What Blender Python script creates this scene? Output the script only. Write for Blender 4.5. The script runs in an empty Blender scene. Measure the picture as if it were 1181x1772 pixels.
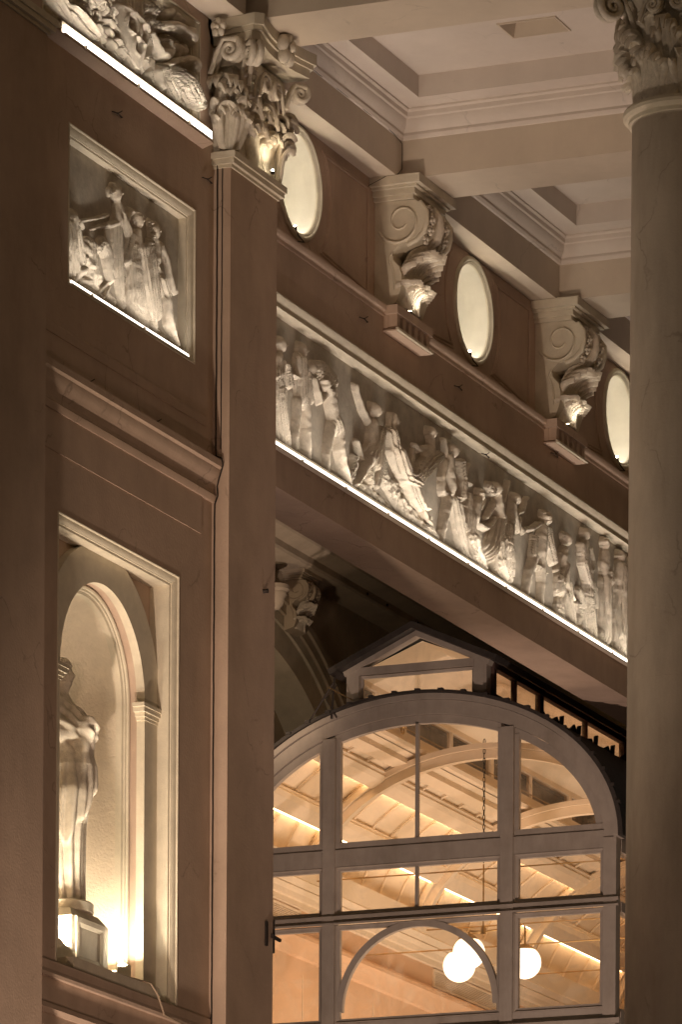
import bpy, math, random
import numpy as np
from mathutils import Vector, Matrix
random.seed(4); rng=np.random.default_rng(4)
R=math.radians; PI=math.pi
# World axes: X = u (along the theatre flank, away from the camera), Y = w (into the wall), Z up.  Metres.
# ------------------------------------------------------------------ camera
TH=R(22.8); PHI=.006; F=9640.; CX=590.5; CY=3326.; ZC=1.6
st,ct,sp_,cp_=math.sin(TH),math.cos(TH),math.sin(PHI),math.cos(PHI)
sc=bpy.context.scene
cd=bpy.data.cameras.new('camera'); cam=bpy.data.objects.new('camera',cd); sc.collection.objects.link(cam); sc.camera=cam
fw=Vector((ct,st,0)); r0=Vector((st,-ct,0)); zz=Vector((0,0,1))
rr=r0*cp_+zz*sp_; uu=zz*cp_-r0*sp_
cam.matrix_world=Matrix(((rr.x,uu.x,-fw.x,0),(rr.y,uu.y,-fw.y,0),(rr.z,uu.z,-fw.z,ZC),(0,0,0,1)))
cd.sensor_fit='HORIZONTAL'; cd.sensor_width=36; cd.lens=36*F/1181; cd.shift_y=(CY-886)/1181*1.0; cd.clip_start=1; cd.clip_end=3000
def ray(x,y):
    a=(x-CX)/F;b=(CY-y)/F; r=a*cp_-b*sp_; z=a*sp_+b*cp_
    return (r*st+ct,-r*ct+st,z)
def onw(x,y,w):
    d=ray(x,y);t=w/d[1];return (d[0]*t,ZC+d[2]*t)      # (u,z) where a photo pixel meets the wall plane w
# ------------------------------------------------------------------ world, sun, exposure
wd=bpy.data.worlds.new('World'); sc.world=wd; wd.use_nodes=True
nt=wd.node_tree; bg=nt.nodes['Background']; sky=nt.nodes.new('ShaderNodeTexSky'); sky.sky_type='NISHITA'; sky.sun_disc=False
SUN_EL=R(4); SUN_AZ=R(205)
sky.sun_elevation=SUN_EL; sky.sun_rotation=SUN_AZ; nt.links.new(sky.outputs[0],bg.inputs[0]); bg.inputs[1].default_value=.02
def lamp(kind,name,loc,energy,col,rot=None,aim=None,**k):
    l=bpy.data.lights.new(name,kind); l.energy=energy; l.color=col
    for a,b in k.items(): setattr(l,a,b)
    o=bpy.data.objects.new(name,l); o.location=loc; sc.collection.objects.link(o)
    if aim is not None: o.rotation_euler=(Vector(aim)-Vector(loc)).to_track_quat('-Z','Y').to_euler()
    return o
lamp('SUN','town_glow',(0,-20,30),.05,(1,.62,.4),aim=(30,14,14),angle=R(25))
sc.view_settings.view_transform='Standard'; sc.view_settings.look='None'; sc.view_settings.exposure=0; sc.view_settings.gamma=1
sc.view_settings.use_curve_mapping=False
WARM=(1,.60,.36); LED=(1,.87,.73); AMB=(1,.68,.36)
# portico floodlights below the frame, then added unseen fills for street, timber and loggia
lamp('SPOT','portico_floodlight',(39.5,20.6,3.0),5200,(1,.77,.58),aim=(54,21.8,20),spot_size=R(39),spot_blend=1,shadow_soft_size=.2)
lamp('SPOT','portico_floodlight',(51.0,19.3,4.0),1600,(1,.76,.66),aim=(51.2,19.0,20),spot_size=R(46),spot_blend=1,shadow_soft_size=.2)
lamp('SPOT','street_fill',(36,14,2.0),2100,(1,.66,.48),aim=(50.4,22.2,13.0),spot_size=R(34),spot_blend=1,shadow_soft_size=.5)  # unseen spot added to lift the walls, coned past column and near pilaster
lamp('SPOT','street_fill',(30,19.3,2.0),700,(1,.66,.48),aim=(48.4,22.4,11.5),spot_size=R(24),spot_blend=1,shadow_soft_size=.5)  # second unseen spot added as wall fill
lamp('AREA','street_fill',(51,10,2.0),120,(1,.70,.56),aim=(52,22,13),shape='DISK',size=1.2)  # unseen broad fill added for wall fronts and column
lamp('SPOT','timber_front_fill',(50.9,20.6,3.5),4200,(1,.74,.60),aim=(61.5,24.2,14.6),spot_size=R(34),spot_blend=.8,shadow_soft_size=.2)  # unseen spot added to brighten the dark timber front
lamp('SPOT','loggia_fill',(59.8,26.85,15.9),95,(1,.74,.50),aim=(63.6,27.35,17.2),spot_size=R(90),spot_blend=.8,shadow_soft_size=.1)  # unseen spot added to lift the black loggia wall, hidden by the pilaster
# ------------------------------------------------------------------ materials
def mat(name,col,rough=.75,var=.10,scale=3.,bump=.15,bscale=60.,metal=0,streak=0,spec=.25,dirt=0,crack=0):
    m=bpy.data.materials.new(name); m.use_nodes=True; t=m.node_tree; b=t.nodes['Principled BSDF']
    b.inputs['Roughness'].default_value=rough; b.inputs['Metallic'].default_value=metal; b.inputs['Specular IOR Level'].default_value=spec
    tc=t.nodes.new('ShaderNodeTexCoord'); n=t.nodes.new('ShaderNodeTexNoise'); n.inputs['Scale'].default_value=scale; n.inputs['Detail'].default_value=8; n.inputs['Roughness'].default_value=.65
    src=tc.outputs['Object']
    if streak:
        mp=t.nodes.new('ShaderNodeMapping'); mp.inputs['Scale'].default_value=(1,1,streak); t.links.new(src,mp.inputs[0]); t.links.new(mp.outputs[0],n.inputs[0])
    else: t.links.new(src,n.inputs[0])
    cr=t.nodes.new('ShaderNodeValToRGB'); e=cr.color_ramp.elements
    e[0].position=.28; e[1].position=.72
    e[0].color=(*[c*(1-var) for c in col],1); e[1].color=(*[min(1,c*(1+var)) for c in col],1)
    t.links.new(n.outputs['Fac'],cr.inputs[0]); csock=cr.outputs[0]
    def mul(fac_sock,c2,lo,hi):
        nonlocal csock
        mr=t.nodes.new('ShaderNodeMapRange'); mr.inputs['From Min'].default_value=lo; mr.inputs['From Max'].default_value=hi; t.links.new(fac_sock,mr.inputs['Value'])
        mx=t.nodes.new('ShaderNodeMix'); mx.data_type='RGBA'; mx.blend_type='MULTIPLY'; t.links.new(mr.outputs[0],mx.inputs['Factor']); t.links.new(csock,mx.inputs['A']); mx.inputs['B'].default_value=(*c2,1); csock=mx.outputs['Result']
    if dirt:
        mp2=t.nodes.new('ShaderNodeMapping'); mp2.inputs['Scale'].default_value=(2.2,2.2,.45); t.links.new(src,mp2.inputs[0]); nd=t.nodes.new('ShaderNodeTexNoise'); nd.inputs['Scale'].default_value=1.3; nd.inputs['Detail'].default_value=7; nd.inputs['Roughness'].default_value=.7; t.links.new(mp2.outputs[0],nd.inputs[0]); mul(nd.outputs['Fac'],(1-dirt,1-dirt*1.1,1-dirt*1.25),.46,.75)
        nb=t.nodes.new('ShaderNodeTexNoise'); nb.inputs['Scale'].default_value=.7; nb.inputs['Detail'].default_value=4; t.links.new(src,nb.inputs[0]); mul(nb.outputs['Fac'],(1-dirt*.7,)*3,.45,.65)
    if crack:
        ns_=t.nodes.new('ShaderNodeTexNoise'); ns_.inputs['Scale'].default_value=2.5; ns_.inputs['Detail'].default_value=4; t.links.new(src,ns_.inputs[0])
        va=t.nodes.new('ShaderNodeVectorMath'); va.operation='MULTIPLY_ADD'; va.inputs[1].default_value=(.5,.5,.5); t.links.new(ns_.outputs['Color'],va.inputs[0]); t.links.new(src,va.inputs[2])
        vo=t.nodes.new('ShaderNodeTexVoronoi'); vo.feature='DISTANCE_TO_EDGE'; vo.inputs['Scale'].default_value=.55; t.links.new(va.outputs[0],vo.inputs[0])
        m1=t.nodes.new('ShaderNodeMapRange'); m1.inputs['From Min'].default_value=.0; m1.inputs['From Max'].default_value=.006; m1.inputs['To Min'].default_value=1; m1.inputs['To Max'].default_value=0; t.links.new(vo.outputs['Distance'],m1.inputs['Value'])
        m2=t.nodes.new('ShaderNodeMapRange'); m2.inputs['From Min'].default_value=.5; m2.inputs['From Max'].default_value=.6; t.links.new(ns_.outputs['Fac'],m2.inputs['Value'])
        m3=t.nodes.new('ShaderNodeMath'); m3.operation='MULTIPLY'; t.links.new(m1.outputs[0],m3.inputs[0]); t.links.new(m2.outputs[0],m3.inputs[1]); mul(m3.outputs[0],(1-crack,)*3,0,1)
    t.links.new(csock,b.inputs['Base Color'])
    if bump:
        n2=t.nodes.new('ShaderNodeTexNoise'); n2.inputs['Scale'].default_value=bscale; n2.inputs['Detail'].default_value=5
        t.links.new(src,n2.inputs[0]); bp=t.nodes.new('ShaderNodeBump'); bp.inputs['Strength'].default_value=bump; bp.inputs['Distance'].default_value=.01
        t.links.new(n2.outputs['Fac'],bp.inputs['Height']); t.links.new(bp.outputs[0],b.inputs['Normal'])
    return m
def emit(name,col,s):
    m=bpy.data.materials.new(name); m.use_nodes=True; b=m.node_tree.nodes['Principled BSDF']
    b.inputs['Base Color'].default_value=(.8,.8,.8,1); b.inputs['Emission Color'].default_value=(*col,1); b.inputs['Emission Strength'].default_value=s
    return m
def glass(name,tint=(1,1,1),refl=.06):
    m=bpy.data.materials.new(name); m.use_nodes=True; t=m.node_tree; t.nodes.remove(t.nodes['Principled BSDF']); o=t.nodes['Material Output']
    a=t.nodes.new('ShaderNodeBsdfTransparent'); a.inputs[0].default_value=(*tint,1); g=t.nodes.new('ShaderNodeBsdfGlossy'); g.inputs['Roughness'].default_value=.02
    x=t.nodes.new('ShaderNodeMixShader'); x.inputs[0].default_value=refl
    t.links.new(a.outputs[0],x.inputs[1]); t.links.new(g.outputs[0],x.inputs[2])
    tc=t.nodes.new('ShaderNodeTexCoord'); n=t.nodes.new('ShaderNodeTexNoise'); n.inputs['Scale'].default_value=2.5; n.inputs['Detail'].default_value=6; n.inputs['Distortion'].default_value=1.5; t.links.new(tc.outputs['Object'],n.inputs[0])
    mr=t.nodes.new('ShaderNodeMapRange'); mr.inputs['From Min'].default_value=.45; mr.inputs['From Max'].default_value=.8; mr.inputs['To Max'].default_value=.16; t.links.new(n.outputs['Fac'],mr.inputs['Value'])
    d=t.nodes.new('ShaderNodeBsdfTranslucent'); d.inputs[0].default_value=(.8,.75,.68,1); y=t.nodes.new('ShaderNodeMixShader')
    t.links.new(mr.outputs[0],y.inputs[0]); t.links.new(x.outputs[0],y.inputs[1]); t.links.new(d.outputs[0],y.inputs[2]); t.links.new(y.outputs[0],o.inputs[0]); return m
WALL=mat('painted_stucco_dimmed',(.48,.36,.28),var=.12,scale=1.6,bump=.25,bscale=40,dirt=.11,crack=.35)  # same paint as PALE, with the dim warm street light put into the colour
PALE=mat('painted_stone_pale',(.60,.54,.43),var=.12,scale=5,bump=.25,bscale=70)
SCULPT=mat('carved_stone_pale',(.64,.58,.49),var=.20,scale=14,bump=.6,bscale=70,rough=.95,spec=.08,dirt=.12)
RELBG=mat('relief_ground_shaded',(.43,.385,.32),var=.22,scale=7,bump=.5,bscale=35)  # darker than the figures: shade behind them is put into the colour
CEIL=mat('painted_plaster_ceiling',(.61,.545,.49),var=.07,scale=1.2,bump=.12,bscale=30,dirt=.05,crack=.2)
BEAM=mat('painted_plaster_beam',(.56,.48,.39),var=.07,scale=1.5,bump=.12,bscale=30,dirt=.05,crack=.2)
COL=mat('column_stone',(.47,.40,.325),var=.12,scale=2.5,bump=.25,bscale=45,streak=.35,dirt=.2,crack=.3)
REVEAL=mat('white_painted_reveal',(.72,.68,.59),var=.05,scale=4,bump=.15,bscale=40,dirt=.12)
NICHE=mat('niche_render_rough',(.62,.54,.43),var=.07,scale=9,bump=.6,bscale=38)
LOGGIA=mat('old_stone_loggia',(.44,.37,.28),var=.2,scale=2,bump=.3)
TIMBER=mat('old_painted_timber',(.38,.33,.285),var=.10,scale=5,bump=.2,bscale=45,dirt=.2)
LEAD=mat('lead_flashing',(.045,.038,.034),var=.3,scale=9,bump=.5,rough=.6)
RUST=mat('rusty_roof_edge',(.085,.05,.04),var=.4,scale=8,bump=.5)
CREAM=mat('cream_interior_paint',(.77,.64,.48),var=.05,scale=2,bump=.08)
PEACH=mat('peach_interior_wall',(.70,.46,.29),var=.06,scale=2,bump=.08)
BLACK=mat('black_cable',(.02,.017,.015),var=.1,bump=0)
IRON=mat('dark_iron',(.05,.04,.035),var=.3,bump=.3,metal=.4,rough=.55)
BRASS=mat('aged_brass',(.45,.30,.13),var=.1,bump=.1,metal=.9,rough=.35)
WCABLE=mat('painted_cable',(.33,.25,.18),var=.1,bump=0)
GROUND=mat('street_paving',(.10,.09,.08),var=.2,scale=.6,bump=.3)
GLASS=glass('window_glass'); DGLASS=glass('old_window_glass',(.9,.85,.8),.10)
EM_STRIP=emit('led_strip_white',LED,4); EM_TROPHY=emit('led_strip_bright',LED,7); EM_COVE=emit('cove_led_warm',(1,.66,.36),9)
EM_GLOBE=emit('opal_globe_lit',(1,.76,.50),2.4); EM_SPOT=emit('spot_lens_lit',(1,.86,.6),60); EM_UP=emit('uplight_lens_lit',(1,.72,.42),25)
# ------------------------------------------------------------------ helpers
def link(name,me,parent=None,kind=None):
    o=bpy.data.objects.new(name,me); sc.collection.objects.link(o)
    if parent: o.parent=parent
    if kind: o['kind']=kind
    return o
def thing(name,label,cat,group=None,loc=(0,0,0)):
    o=bpy.data.objects.new(name,None); o.empty_display_size=.2; sc.collection.objects.link(o); o.location=loc
    o['label']=label; o['category']=cat
    if group: o['group']=group
    return o
def tag(o,label,cat,group=None):
    o['label']=label; o['category']=cat
    if group: o['group']=group
    return o
class MB:
    def __init__(s): s.v=[]; s.f=[]
    def add(s,v,f):
        n=len(s.v); s.v+= [tuple(map(float,p)) for p in v]; s.f+=[tuple(int(i)+n for i in q) for q in f]; return s
    def box(s,x0,x1,y0,y1,z0,z1):
        v=[(x,y,z) for x in (x0,x1) for y in (y0,y1) for z in (z0,z1)]
        return s.add(v,[(0,1,3,2),(4,6,7,5),(0,4,5,1),(2,3,7,6),(0,2,6,4),(1,5,7,3)])
    def prism(s,poly,axis,a,b):
        n=len(poly)
        def P(p,t):
            return (t,p[0],p[1]) if axis=='x' else ((p[0],t,p[1]) if axis=='y' else (p[0],p[1],t))
        v=[P(p,a) for p in poly]+[P(p,b) for p in poly]
        return s.add(v,[tuple(range(n))[::-1],tuple(range(n,2*n))]+[(i,(i+1)%n,n+(i+1)%n,n+i) for i in range(n)])
    def strip(s,poly,axis,a,b):      # open profile swept straight
        n=len(poly)
        def P(p,t): return (t,p[0],p[1]) if axis=='x' else (p[0],t,p[1])
        v=[P(p,a) for p in poly]+[P(p,b) for p in poly]
        return s.add(v,[(i,i+1,n+i+1,n+i) for i in range(n-1)])
    def tube(s,pts,r,n=8,caps=True,flat=None):
        pts=[Vector(p) for p in pts]; m=len(pts); rs=r if hasattr(r,'__len__') else [r]*m
        v=[];up=Vector((0,0,1)); prev=None
        for i,p in enumerate(pts):
            d=(pts[min(i+1,m-1)]-pts[max(i-1,0)]).normalized()
            if prev is None:
                a=up if abs(d.z)<.9 else Vector((0,1,0)); x=d.cross(a).normalized()
            else: x=(prev-d*prev.dot(d)).normalized()
            prev=x; y=d.cross(x)
            for k in range(n):
                t=2*PI*k/n; v.append(p+(x*math.cos(t)+y*math.sin(t))*rs[i])
        f=[(i*n+k,i*n+(k+1)%n,(i+1)*n+(k+1)%n,(i+1)*n+k) for i in range(m-1) for k in range(n)]
        if caps: f+=[tuple(range(n))[::-1],tuple(range((m-1)*n,m*n))]
        return s.add(v,f)
    def lathe(s,prof,cx,cy,n=48,a0=0,a1=2*PI,close=True):
        m=len(prof); k=n if close else n+1
        v=[(cx+r*math.cos(a0+(a1-a0)*j/n),cy+r*math.sin(a0+(a1-a0)*j/n),z) for r,z in prof for j in range(k)]
        f=[(i*k+j,i*k+(j+1)%k,(i+1)*k+(j+1)%k,(i+1)*k+j) for i in range(m-1) for j in range(k if close else n)]
        return s.add(v,f)
    def ball(s,c,r,n=16,sc_=(1,1,1)):
        m=n//2; v=[];f=[]
        for i in range(m+1):
            a=PI*i/m
            for j in range(n): t=2*PI*j/n; v.append((c[0]+r*sc_[0]*math.sin(a)*math.cos(t),c[1]+r*sc_[1]*math.sin(a)*math.sin(t),c[2]+r*sc_[2]*math.cos(a)))
        f=[(i*n+j,i*n+(j+1)%n,(i+1)*n+(j+1)%n,(i+1)*n+j) for i in range(m) for j in range(n)]
        return s.add(v,f)
    def loop(s,path,prof,closed=True,plane='w',miter=True):
        # path: (a,b) points in the plane; prof: (offset outward, depth coordinate); mitred sweep
        n=len(path); N=[]
        for i in range(n):
            p=Vector(path[i]); q=Vector(path[(i+1)%n]); o=Vector(path[i-1])
            if not closed and i==0: d1=d2=(q-p).normalized()
            elif not closed and i==n-1: d1=d2=(p-o).normalized()
            else: d1=(p-o).normalized(); d2=(q-p).normalized()
            n1=Vector((d1.y,-d1.x)); n2=Vector((d2.y,-d2.x)); b=(n1+n2).normalized(); N.append(b/max(.3,b.dot(n1)))
        m=len(prof); v=[]
        for i in range(n):
            for off,w in prof:
                a=path[i][0]+N[i].x*off; b=path[i][1]+N[i].y*off
                v.append((a,w,b) if plane=='w' else (w,a,b))
        f=[(i*m+j,i*m+j+1,((i+1)%n)*m+j+1,((i+1)%n)*m+j) for i in range(n if closed else n-1) for j in range(m-1)]
        return s.add(v,f)
    def me(s,name,material,smooth=0):
        m=bpy.data.meshes.new(name); m.from_pydata(s.v,[],s.f); m.materials.append(material); m.validate()
        if smooth: m.shade_smooth(); m.set_sharp_from_angle(angle=R(smooth))
        return m
    def build(s,name,material,parent=None,smooth=0,kind=None): return link(name,s.me(name,material,smooth),parent,kind)
def rect(a0,a1,b0,b1): return [(a0,b0),(a1,b0),(a1,b1),(a0,b1)]
def arc(cx,cz,rx,rz,t0,t1,n): return [(cx+rx*math.cos(R(t0+(t1-t0)*i/n)),cz+rz*math.sin(R(t0+(t1-t0)*i/n))) for i in range(n+1)]
def grid_mesh(name,P,material,closed_u=False,mask=None,smooth=True):
    h,w=P.shape[:2]; idx=np.arange(h*w).reshape(h,w)
    a=idx[:-1,:-1];b=idx[:-1,1:];c=idx[1:,1:];d=idx[1:,:-1]
    q=np.stack([a,b,c,d],-1).reshape(-1,4)
    if closed_u:
        q=np.concatenate([q,np.stack([idx[:-1,-1],idx[:-1,0],idx[1:,0],idx[1:,-1]],-1)])
    if mask is not None: q=q[mask.reshape(-1)[q].any(1)]
    used=np.unique(q); rem=-np.ones(h*w,int); rem[used]=np.arange(len(used)); q=rem[q]; V=P.reshape(-1,3)[used]
    m=bpy.data.meshes.new(name); m.vertices.add(len(V)); m.vertices.foreach_set('co',V.astype(np.float32).ravel())
    m.loops.add(q.size); m.loops.foreach_set('vertex_index',q.astype(np.int32).ravel()); m.polygons.add(len(q))
    m.polygons.foreach_set('loop_start',np.arange(0,q.size,4,dtype=np.int32)); m.polygons.foreach_set('loop_total',np.full(len(q),4,np.int32))
    m.materials.append(material); m.update(); m.validate()
    if smooth: m.shade_smooth()
    return m
def vnoise(x,y,s=1.0,seed=0):
    x=x*s+seed*17.3; y=y*s+seed*9.1
    return (np.sin(x*1.7+1.3*np.sin(y*1.1))+np.sin(y*2.3+1.7*np.sin(x*.9+2))+np.sin((x+y)*1.3+2.1*np.sin(y*.7-x*.5)))/3
# ------------------------------------------------------------------ relief carving
def seg(Pu,Pz,a,b,ra,rb):
    au,az=a; bu,bz=b; du,dz=bu-au,bz-az; L2=du*du+dz*dz+1e-9
    t=np.clip(((Pu-au)*du+(Pz-az)*dz)/L2,0,1); r=ra+(rb-ra)*t
    ex=Pu-(au+du*t); ez=Pz-(az+dz*t); d=np.hypot(ex,ez); side=((Pu-au)*dz-(Pz-az)*du)/math.sqrt(L2)/np.maximum(r,1e-4)
    return t,d/r,r,side
def carve(name,strokes,w,parent,res=(.009,.0075),material=None,flip=-1,depth=1.0,seed=0):
    strokes=[(k_,[(p[0],p[1],p[2]*(.78 if (k_=='limb' and p[2]<.065) else .9)*(1.15 if k_=='face' else 1)) for p in pp],h_*(1.15 if k_=='face' else 1),o_) for k_,pp,h_,o_ in strokes]
    # strokes: (kind, [(u,z,r)...], height, opt) -> one continuous carved figure standing proud of plane w
    us=[p[0] for s in strokes for p in s[1]]; zs=[p[1] for s in strokes for p in s[1]]; rm=max(p[2] for s in strokes for p in s[1])+.03
    U=np.arange(min(us)-rm,max(us)+rm,res[0]); Z=np.arange(min(zs)-rm,max(zs)+rm,res[1]); Pu,Pz=np.meshgrid(U,Z)
    # gentle domain warp keeps contours from looking drawn with a compass
    Wu=Pu+.004*vnoise(Pu,Pz,22,seed); Wz=Pz+.004*vnoise(Pz,Pu,24,seed+3)
    acc=np.zeros_like(Pu); K=130.
    for k,(kind,pts,hh,opt) in enumerate(strokes):
        best=np.full_like(Pu,-.03); L=0; hh=min(hh*.66,1.25*max(p[2] for p in pts)+.012)
        for a,b in zip(pts[:-1],pts[1:]):
            t,q,r,side=seg(Wu,Wz,a[:2],b[:2],a[2],b[2]); ln=math.hypot(a[0]-b[0],a[1]-b[1])
            h=np.where(q<1,hh*np.sqrt(np.clip(1-q*q,0,1)),-(q-1)*.12)
            if kind=='cloth':
                n=opt.get('n',4)*1.15; ph=side*PI*n+opt.get('ph',k*1.7)+.9*np.sin((t*ln+L)*5+k)+opt.get('sw',0)*(t*ln+L)*6
                fold=np.abs(np.sin(ph*.5+.5*vnoise(Pu,Pz,5,seed+k)))**.8
                h=np.where(q<1,h*(.40+.75*fold),h)
            elif kind=='hair':
                h=np.where(q<1,h*(.75+.3*np.sin(Wu*210+3*np.sin(Wz*90))*np.sin(Wz*190+2*np.sin(Wu*120))),h)
            elif kind=='bask':
                h=np.where(q<1,h*(.72+.3*np.sign(np.sin(side*9))*np.sin((t*ln+L)*120)),h)
            elif kind=='rock':
                h=np.where(q<1,h*(.75+.3*vnoise(Pu,Pz,26,seed+k)+.12*vnoise(Pz,Pu,70,seed)),h)
            elif kind=='limb':
                h=np.where(q<1,h*(1+.05*vnoise(Pu,Pz,30,seed+k)),h)
            elif kind=='face':
                # brow, eye hollow, nose and mouth ridges across an oval head turned to one side
                dz=(Wz-a[1]); du_=(Wu-a[0])*opt.get('dir',1); rh=a[2]
                nose=.35*np.exp(-((du_/rh-.75)/.22)**2-((dz/rh+.05)/.22)**2); eye=-.28*np.exp(-((du_/rh-.45)/.2)**2-((dz/rh-.22)/.12)**2)
                mouth=-.18*np.exp(-((du_/rh-.6)/.22)**2-((dz/rh+.45)/.08)**2)
                h=np.where(q<1.12,np.where(q<1,h,hh*.0)+hh*(nose+eye+mouth)*(q<1.0),h)
            elif kind=='pipe':
                h=np.where(q<1,hh*(.5+.5*np.abs(np.cos(side*PI*opt.get('n',5)/2))),h)
            best=np.maximum(best,h); L+=ln
        acc+=np.exp(K*np.clip(best,-.03,.5))
    h=np.log(acc)/K-math.log(len(strokes))/K*.35
    # fine tooling marks
    h=h+.0010*vnoise(Pu,Pz,75,seed+5)
    m=h>.0035
    P=np.stack([Pu,w-np.where(m,h*depth,-.004),Pz],-1)
    me=grid_mesh(name,P,material or SCULPT,mask=m)
    return link(name,me,parent)
# ------------------------------------------------------------------ acanthus leaf: curls outward at the tip, lobed rim, ribs
def leaf_mesh(name,H,W,curl,lobes=5,nv=34,ns=19,thick=.022,lean=.10,tip=.32):
    V=np.linspace(0,1,nv); S=np.linspace(-1,1,ns)
    # centre line: rises, leans outward and rolls over
    x=np.zeros(nv); z=np.zeros(nv); ang=np.zeros(nv); ds=H*1.25/(nv-1); a=R(90)
    for i,v in enumerate(V):
        t=max(0,(v-(1-tip))/tip); ang[i]=R(90)-lean*v*1.5-curl*t**1.15
        if i: x[i]=x[i-1]+ds*math.cos(ang[i]); z[i]=z[i-1]+ds*math.sin(ang[i])
    P=np.zeros((nv,ns,3)); B=np.zeros((nv,ns,3))
    for i,v in enumerate(V):
        lob=abs(math.sin(PI*lobes*v))**.6; wd_=W*(.62+.42*math.sin(PI*min(1,v*.95+.1)))*(.66+.34*lob)
        if v>.86: wd_*=math.sqrt(max(.02,1-((v-.86)/.15)**2))
        nx,nz=math.sin(ang[i]),-math.cos(ang[i])
        for j,s in enumerate(S):
            rib=.020*W/.1*(.5*math.exp(-(s/.13)**2)-.55*math.exp(-((abs(s)-.27)/.10)**2)+.35*math.cos(s*9+v*16*abs(s))*abs(s)-.35*(1-lob)*abs(s))
            cup=.20*W*s*s*(.4+v)
            P[i,j]=(s*wd_, x[i]+nx*(rib+cup), z[i]+nz*(rib+cup)-.22*W*abs(s)*v)
            B[i,j]=P[i,j]-np.array([0,nx*thick,nz*thick])
    # closed shell
    v=np.concatenate([P.reshape(-1,3),B.reshape(-1,3)]); n=nv*ns; f=[]
    for i in range(nv-1):
        for j in range(ns-1):
            a=i*ns+j; f.append((a,a+1,a+ns+1,a+ns)); f.append((n+a,n+a+ns,n+a+ns+1,n+a+1))
    rim=[j for j in range(ns)]+[i*ns+ns-1 for i in range(1,nv)]+[(nv-1)*ns+j for j in range(ns-2,-1,-1)]+[i*ns for i in range(nv-2,0,-1)]
    for a,b in zip(rim,rim[1:]+rim[:1]): f.append((b,a,n+a,n+b))
    mb=MB(); mb.v=[tuple(p) for p in v]; mb.f=f
    return mb.me(name,SCULPT,smooth=60)
def frond_leaf(name,H,W,curl,nf=9,tip=.35,lean=.1,point=.5,thick=.018,nv=22,spread=1.0,short=.38):
    mb=MB(); ns=7
    for q in range(nf):
        a=-1+2*q/(nf-1); Ln=H*1.25*(1-short*a*a)*(1+.04*math.sin(q*5.1)); base=.30
        P=[];x=0.;z=0.;ds=Ln/(nv-1)
        for i in range(nv):
            v=i/(nv-1); t=max(0,(v-(1-tip))/tip); an=R(90)-lean*1.5*v-(curl*(1-.25*a*a))*t**1.15
            if i: x+=ds*math.cos(an); z+=ds*math.sin(an)
            lat=W*a*(base+(1-base)*min(1,v*1.25)**.9)*spread; w_=W/nf*1.45*(.75+.55*math.sin(PI*min(1,v*.9+.1)))
            e=(v-.80)/.20
            if e>0: w_*=max(.03,(1-e**2)**point)
            nx,nz=math.sin(an),-math.cos(an)
            for j in range(ns):
                s_=-1+2*j/(ns-1); rise=W*.16*(math.sqrt(1-s_*s_*.96))-W*.13*abs(a)*v
                P.append((lat+s_*w_,x+nx*rise,z+nz*rise))
            for j in range(ns):
                s_=1-2*j/(ns-1); P.append((lat+s_*w_,x-nx*thick-nx*W*.13*abs(a)*v,z-nz*thick-nz*W*.13*abs(a)*v))
        k=2*ns; f=[(i*k+j,i*k+(j+1)%k,(i+1)*k+(j+1)%k,(i+1)*k+j) for i in range(nv-1) for j in range(k)]+[tuple(range((nv-1)*k,nv*k)),tuple(range(k))[::-1]]
        mb.add(P,f)
    return mb.me(name,SCULPT,smooth=60)
def place(me,name,parent,loc,az,scale=1,tilt=0):
    # leaf local +Y is outward; az is the outward direction in the plan, degrees from +X
    o=link(name,me,parent); o.location=loc; o.rotation_euler=(tilt,0,R(az-90)); o.scale=(scale,)*3 if not hasattr(scale,'__len__') else scale
    return o
def spiral(r0,r1,turns,n=44,th0=90,hand=1):
    return [( (r0*(r1/r0)**(i/n))*math.cos(R(th0)+hand*2*PI*turns*i/n),(r0*(r1/r0)**(i/n))*math.sin(R(th0)+hand*2*PI*turns*i/n),i/n) for i in range(n+1)]
def volute(mb,c,az,size,depth=.05,hand=1):
    # scroll in the vertical plane that contains the direction az, coiling outward and down
    d=Vector((math.cos(R(az)),math.sin(R(az)),0)); n=Vector((-d.y,d.x,0)); c=Vector(c)
    for off in (-depth*.5,depth*.5):
        pts=[c+d*(-q[0])*hand+Vector((0,0,q[1]))+n*off for q in spiral(size,size*.16,1.9,th0=100,hand=1)]
        pts=[c+n*off-d*size*1.6+Vector((0,0,-size*1.7)),c+n*off-d*size*1.15+Vector((0,0,-size*.3)),c+n*off-d*size*.55+Vector((0,0,size*.8))]+pts[2:]
        rs=[depth*.30]*3+[depth*(.42-.24*i/(len(pts)-3)) for i in range(len(pts)-3)]
        mb.tube([p for p in pts],rs,n=8)
    # web between the two beads, recessed
    k=28; rim=[]
    for i in range(k):
        t=2*PI*i/k; rim.append(c+d*math.cos(t)*size*.8+Vector((0,0,math.sin(t)*size*.8)))
    v=[c+n*depth*.30]+[p+n*depth*.30 for p in rim]+[c-n*depth*.30]+[p-n*depth*.30 for p in rim]
    f=[(0,1+i,1+(i+1)%k) for i in range(k)]+[(k+1,k+2+(i+1)%k,k+2+i) for i in range(k)]+[(1+i,k+2+i,k+2+(i+1)%k,1+(i+1)%k) for i in range(k)]
    mb.add(v,f); mb.ball(c,size*.2,10,(1,1,1))
L_BIG=frond_leaf('acanthus_leaf',.66,.17,R(190),nf=7,tip=.34,lean=.12,point=.5)
L_SM=frond_leaf('acanthus_leaf',.42,.16,R(190),nf=7,tip=.38,lean=.12,point=.5)
L_THIN=frond_leaf('small_leaf',.30,.07,R(150),nf=5)
#@@SPLIT
# ================================================================== ground
g=MB().box(-900,1500,-900,900,-.5,0).build('ground',GROUND); g['kind']='structure'
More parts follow.
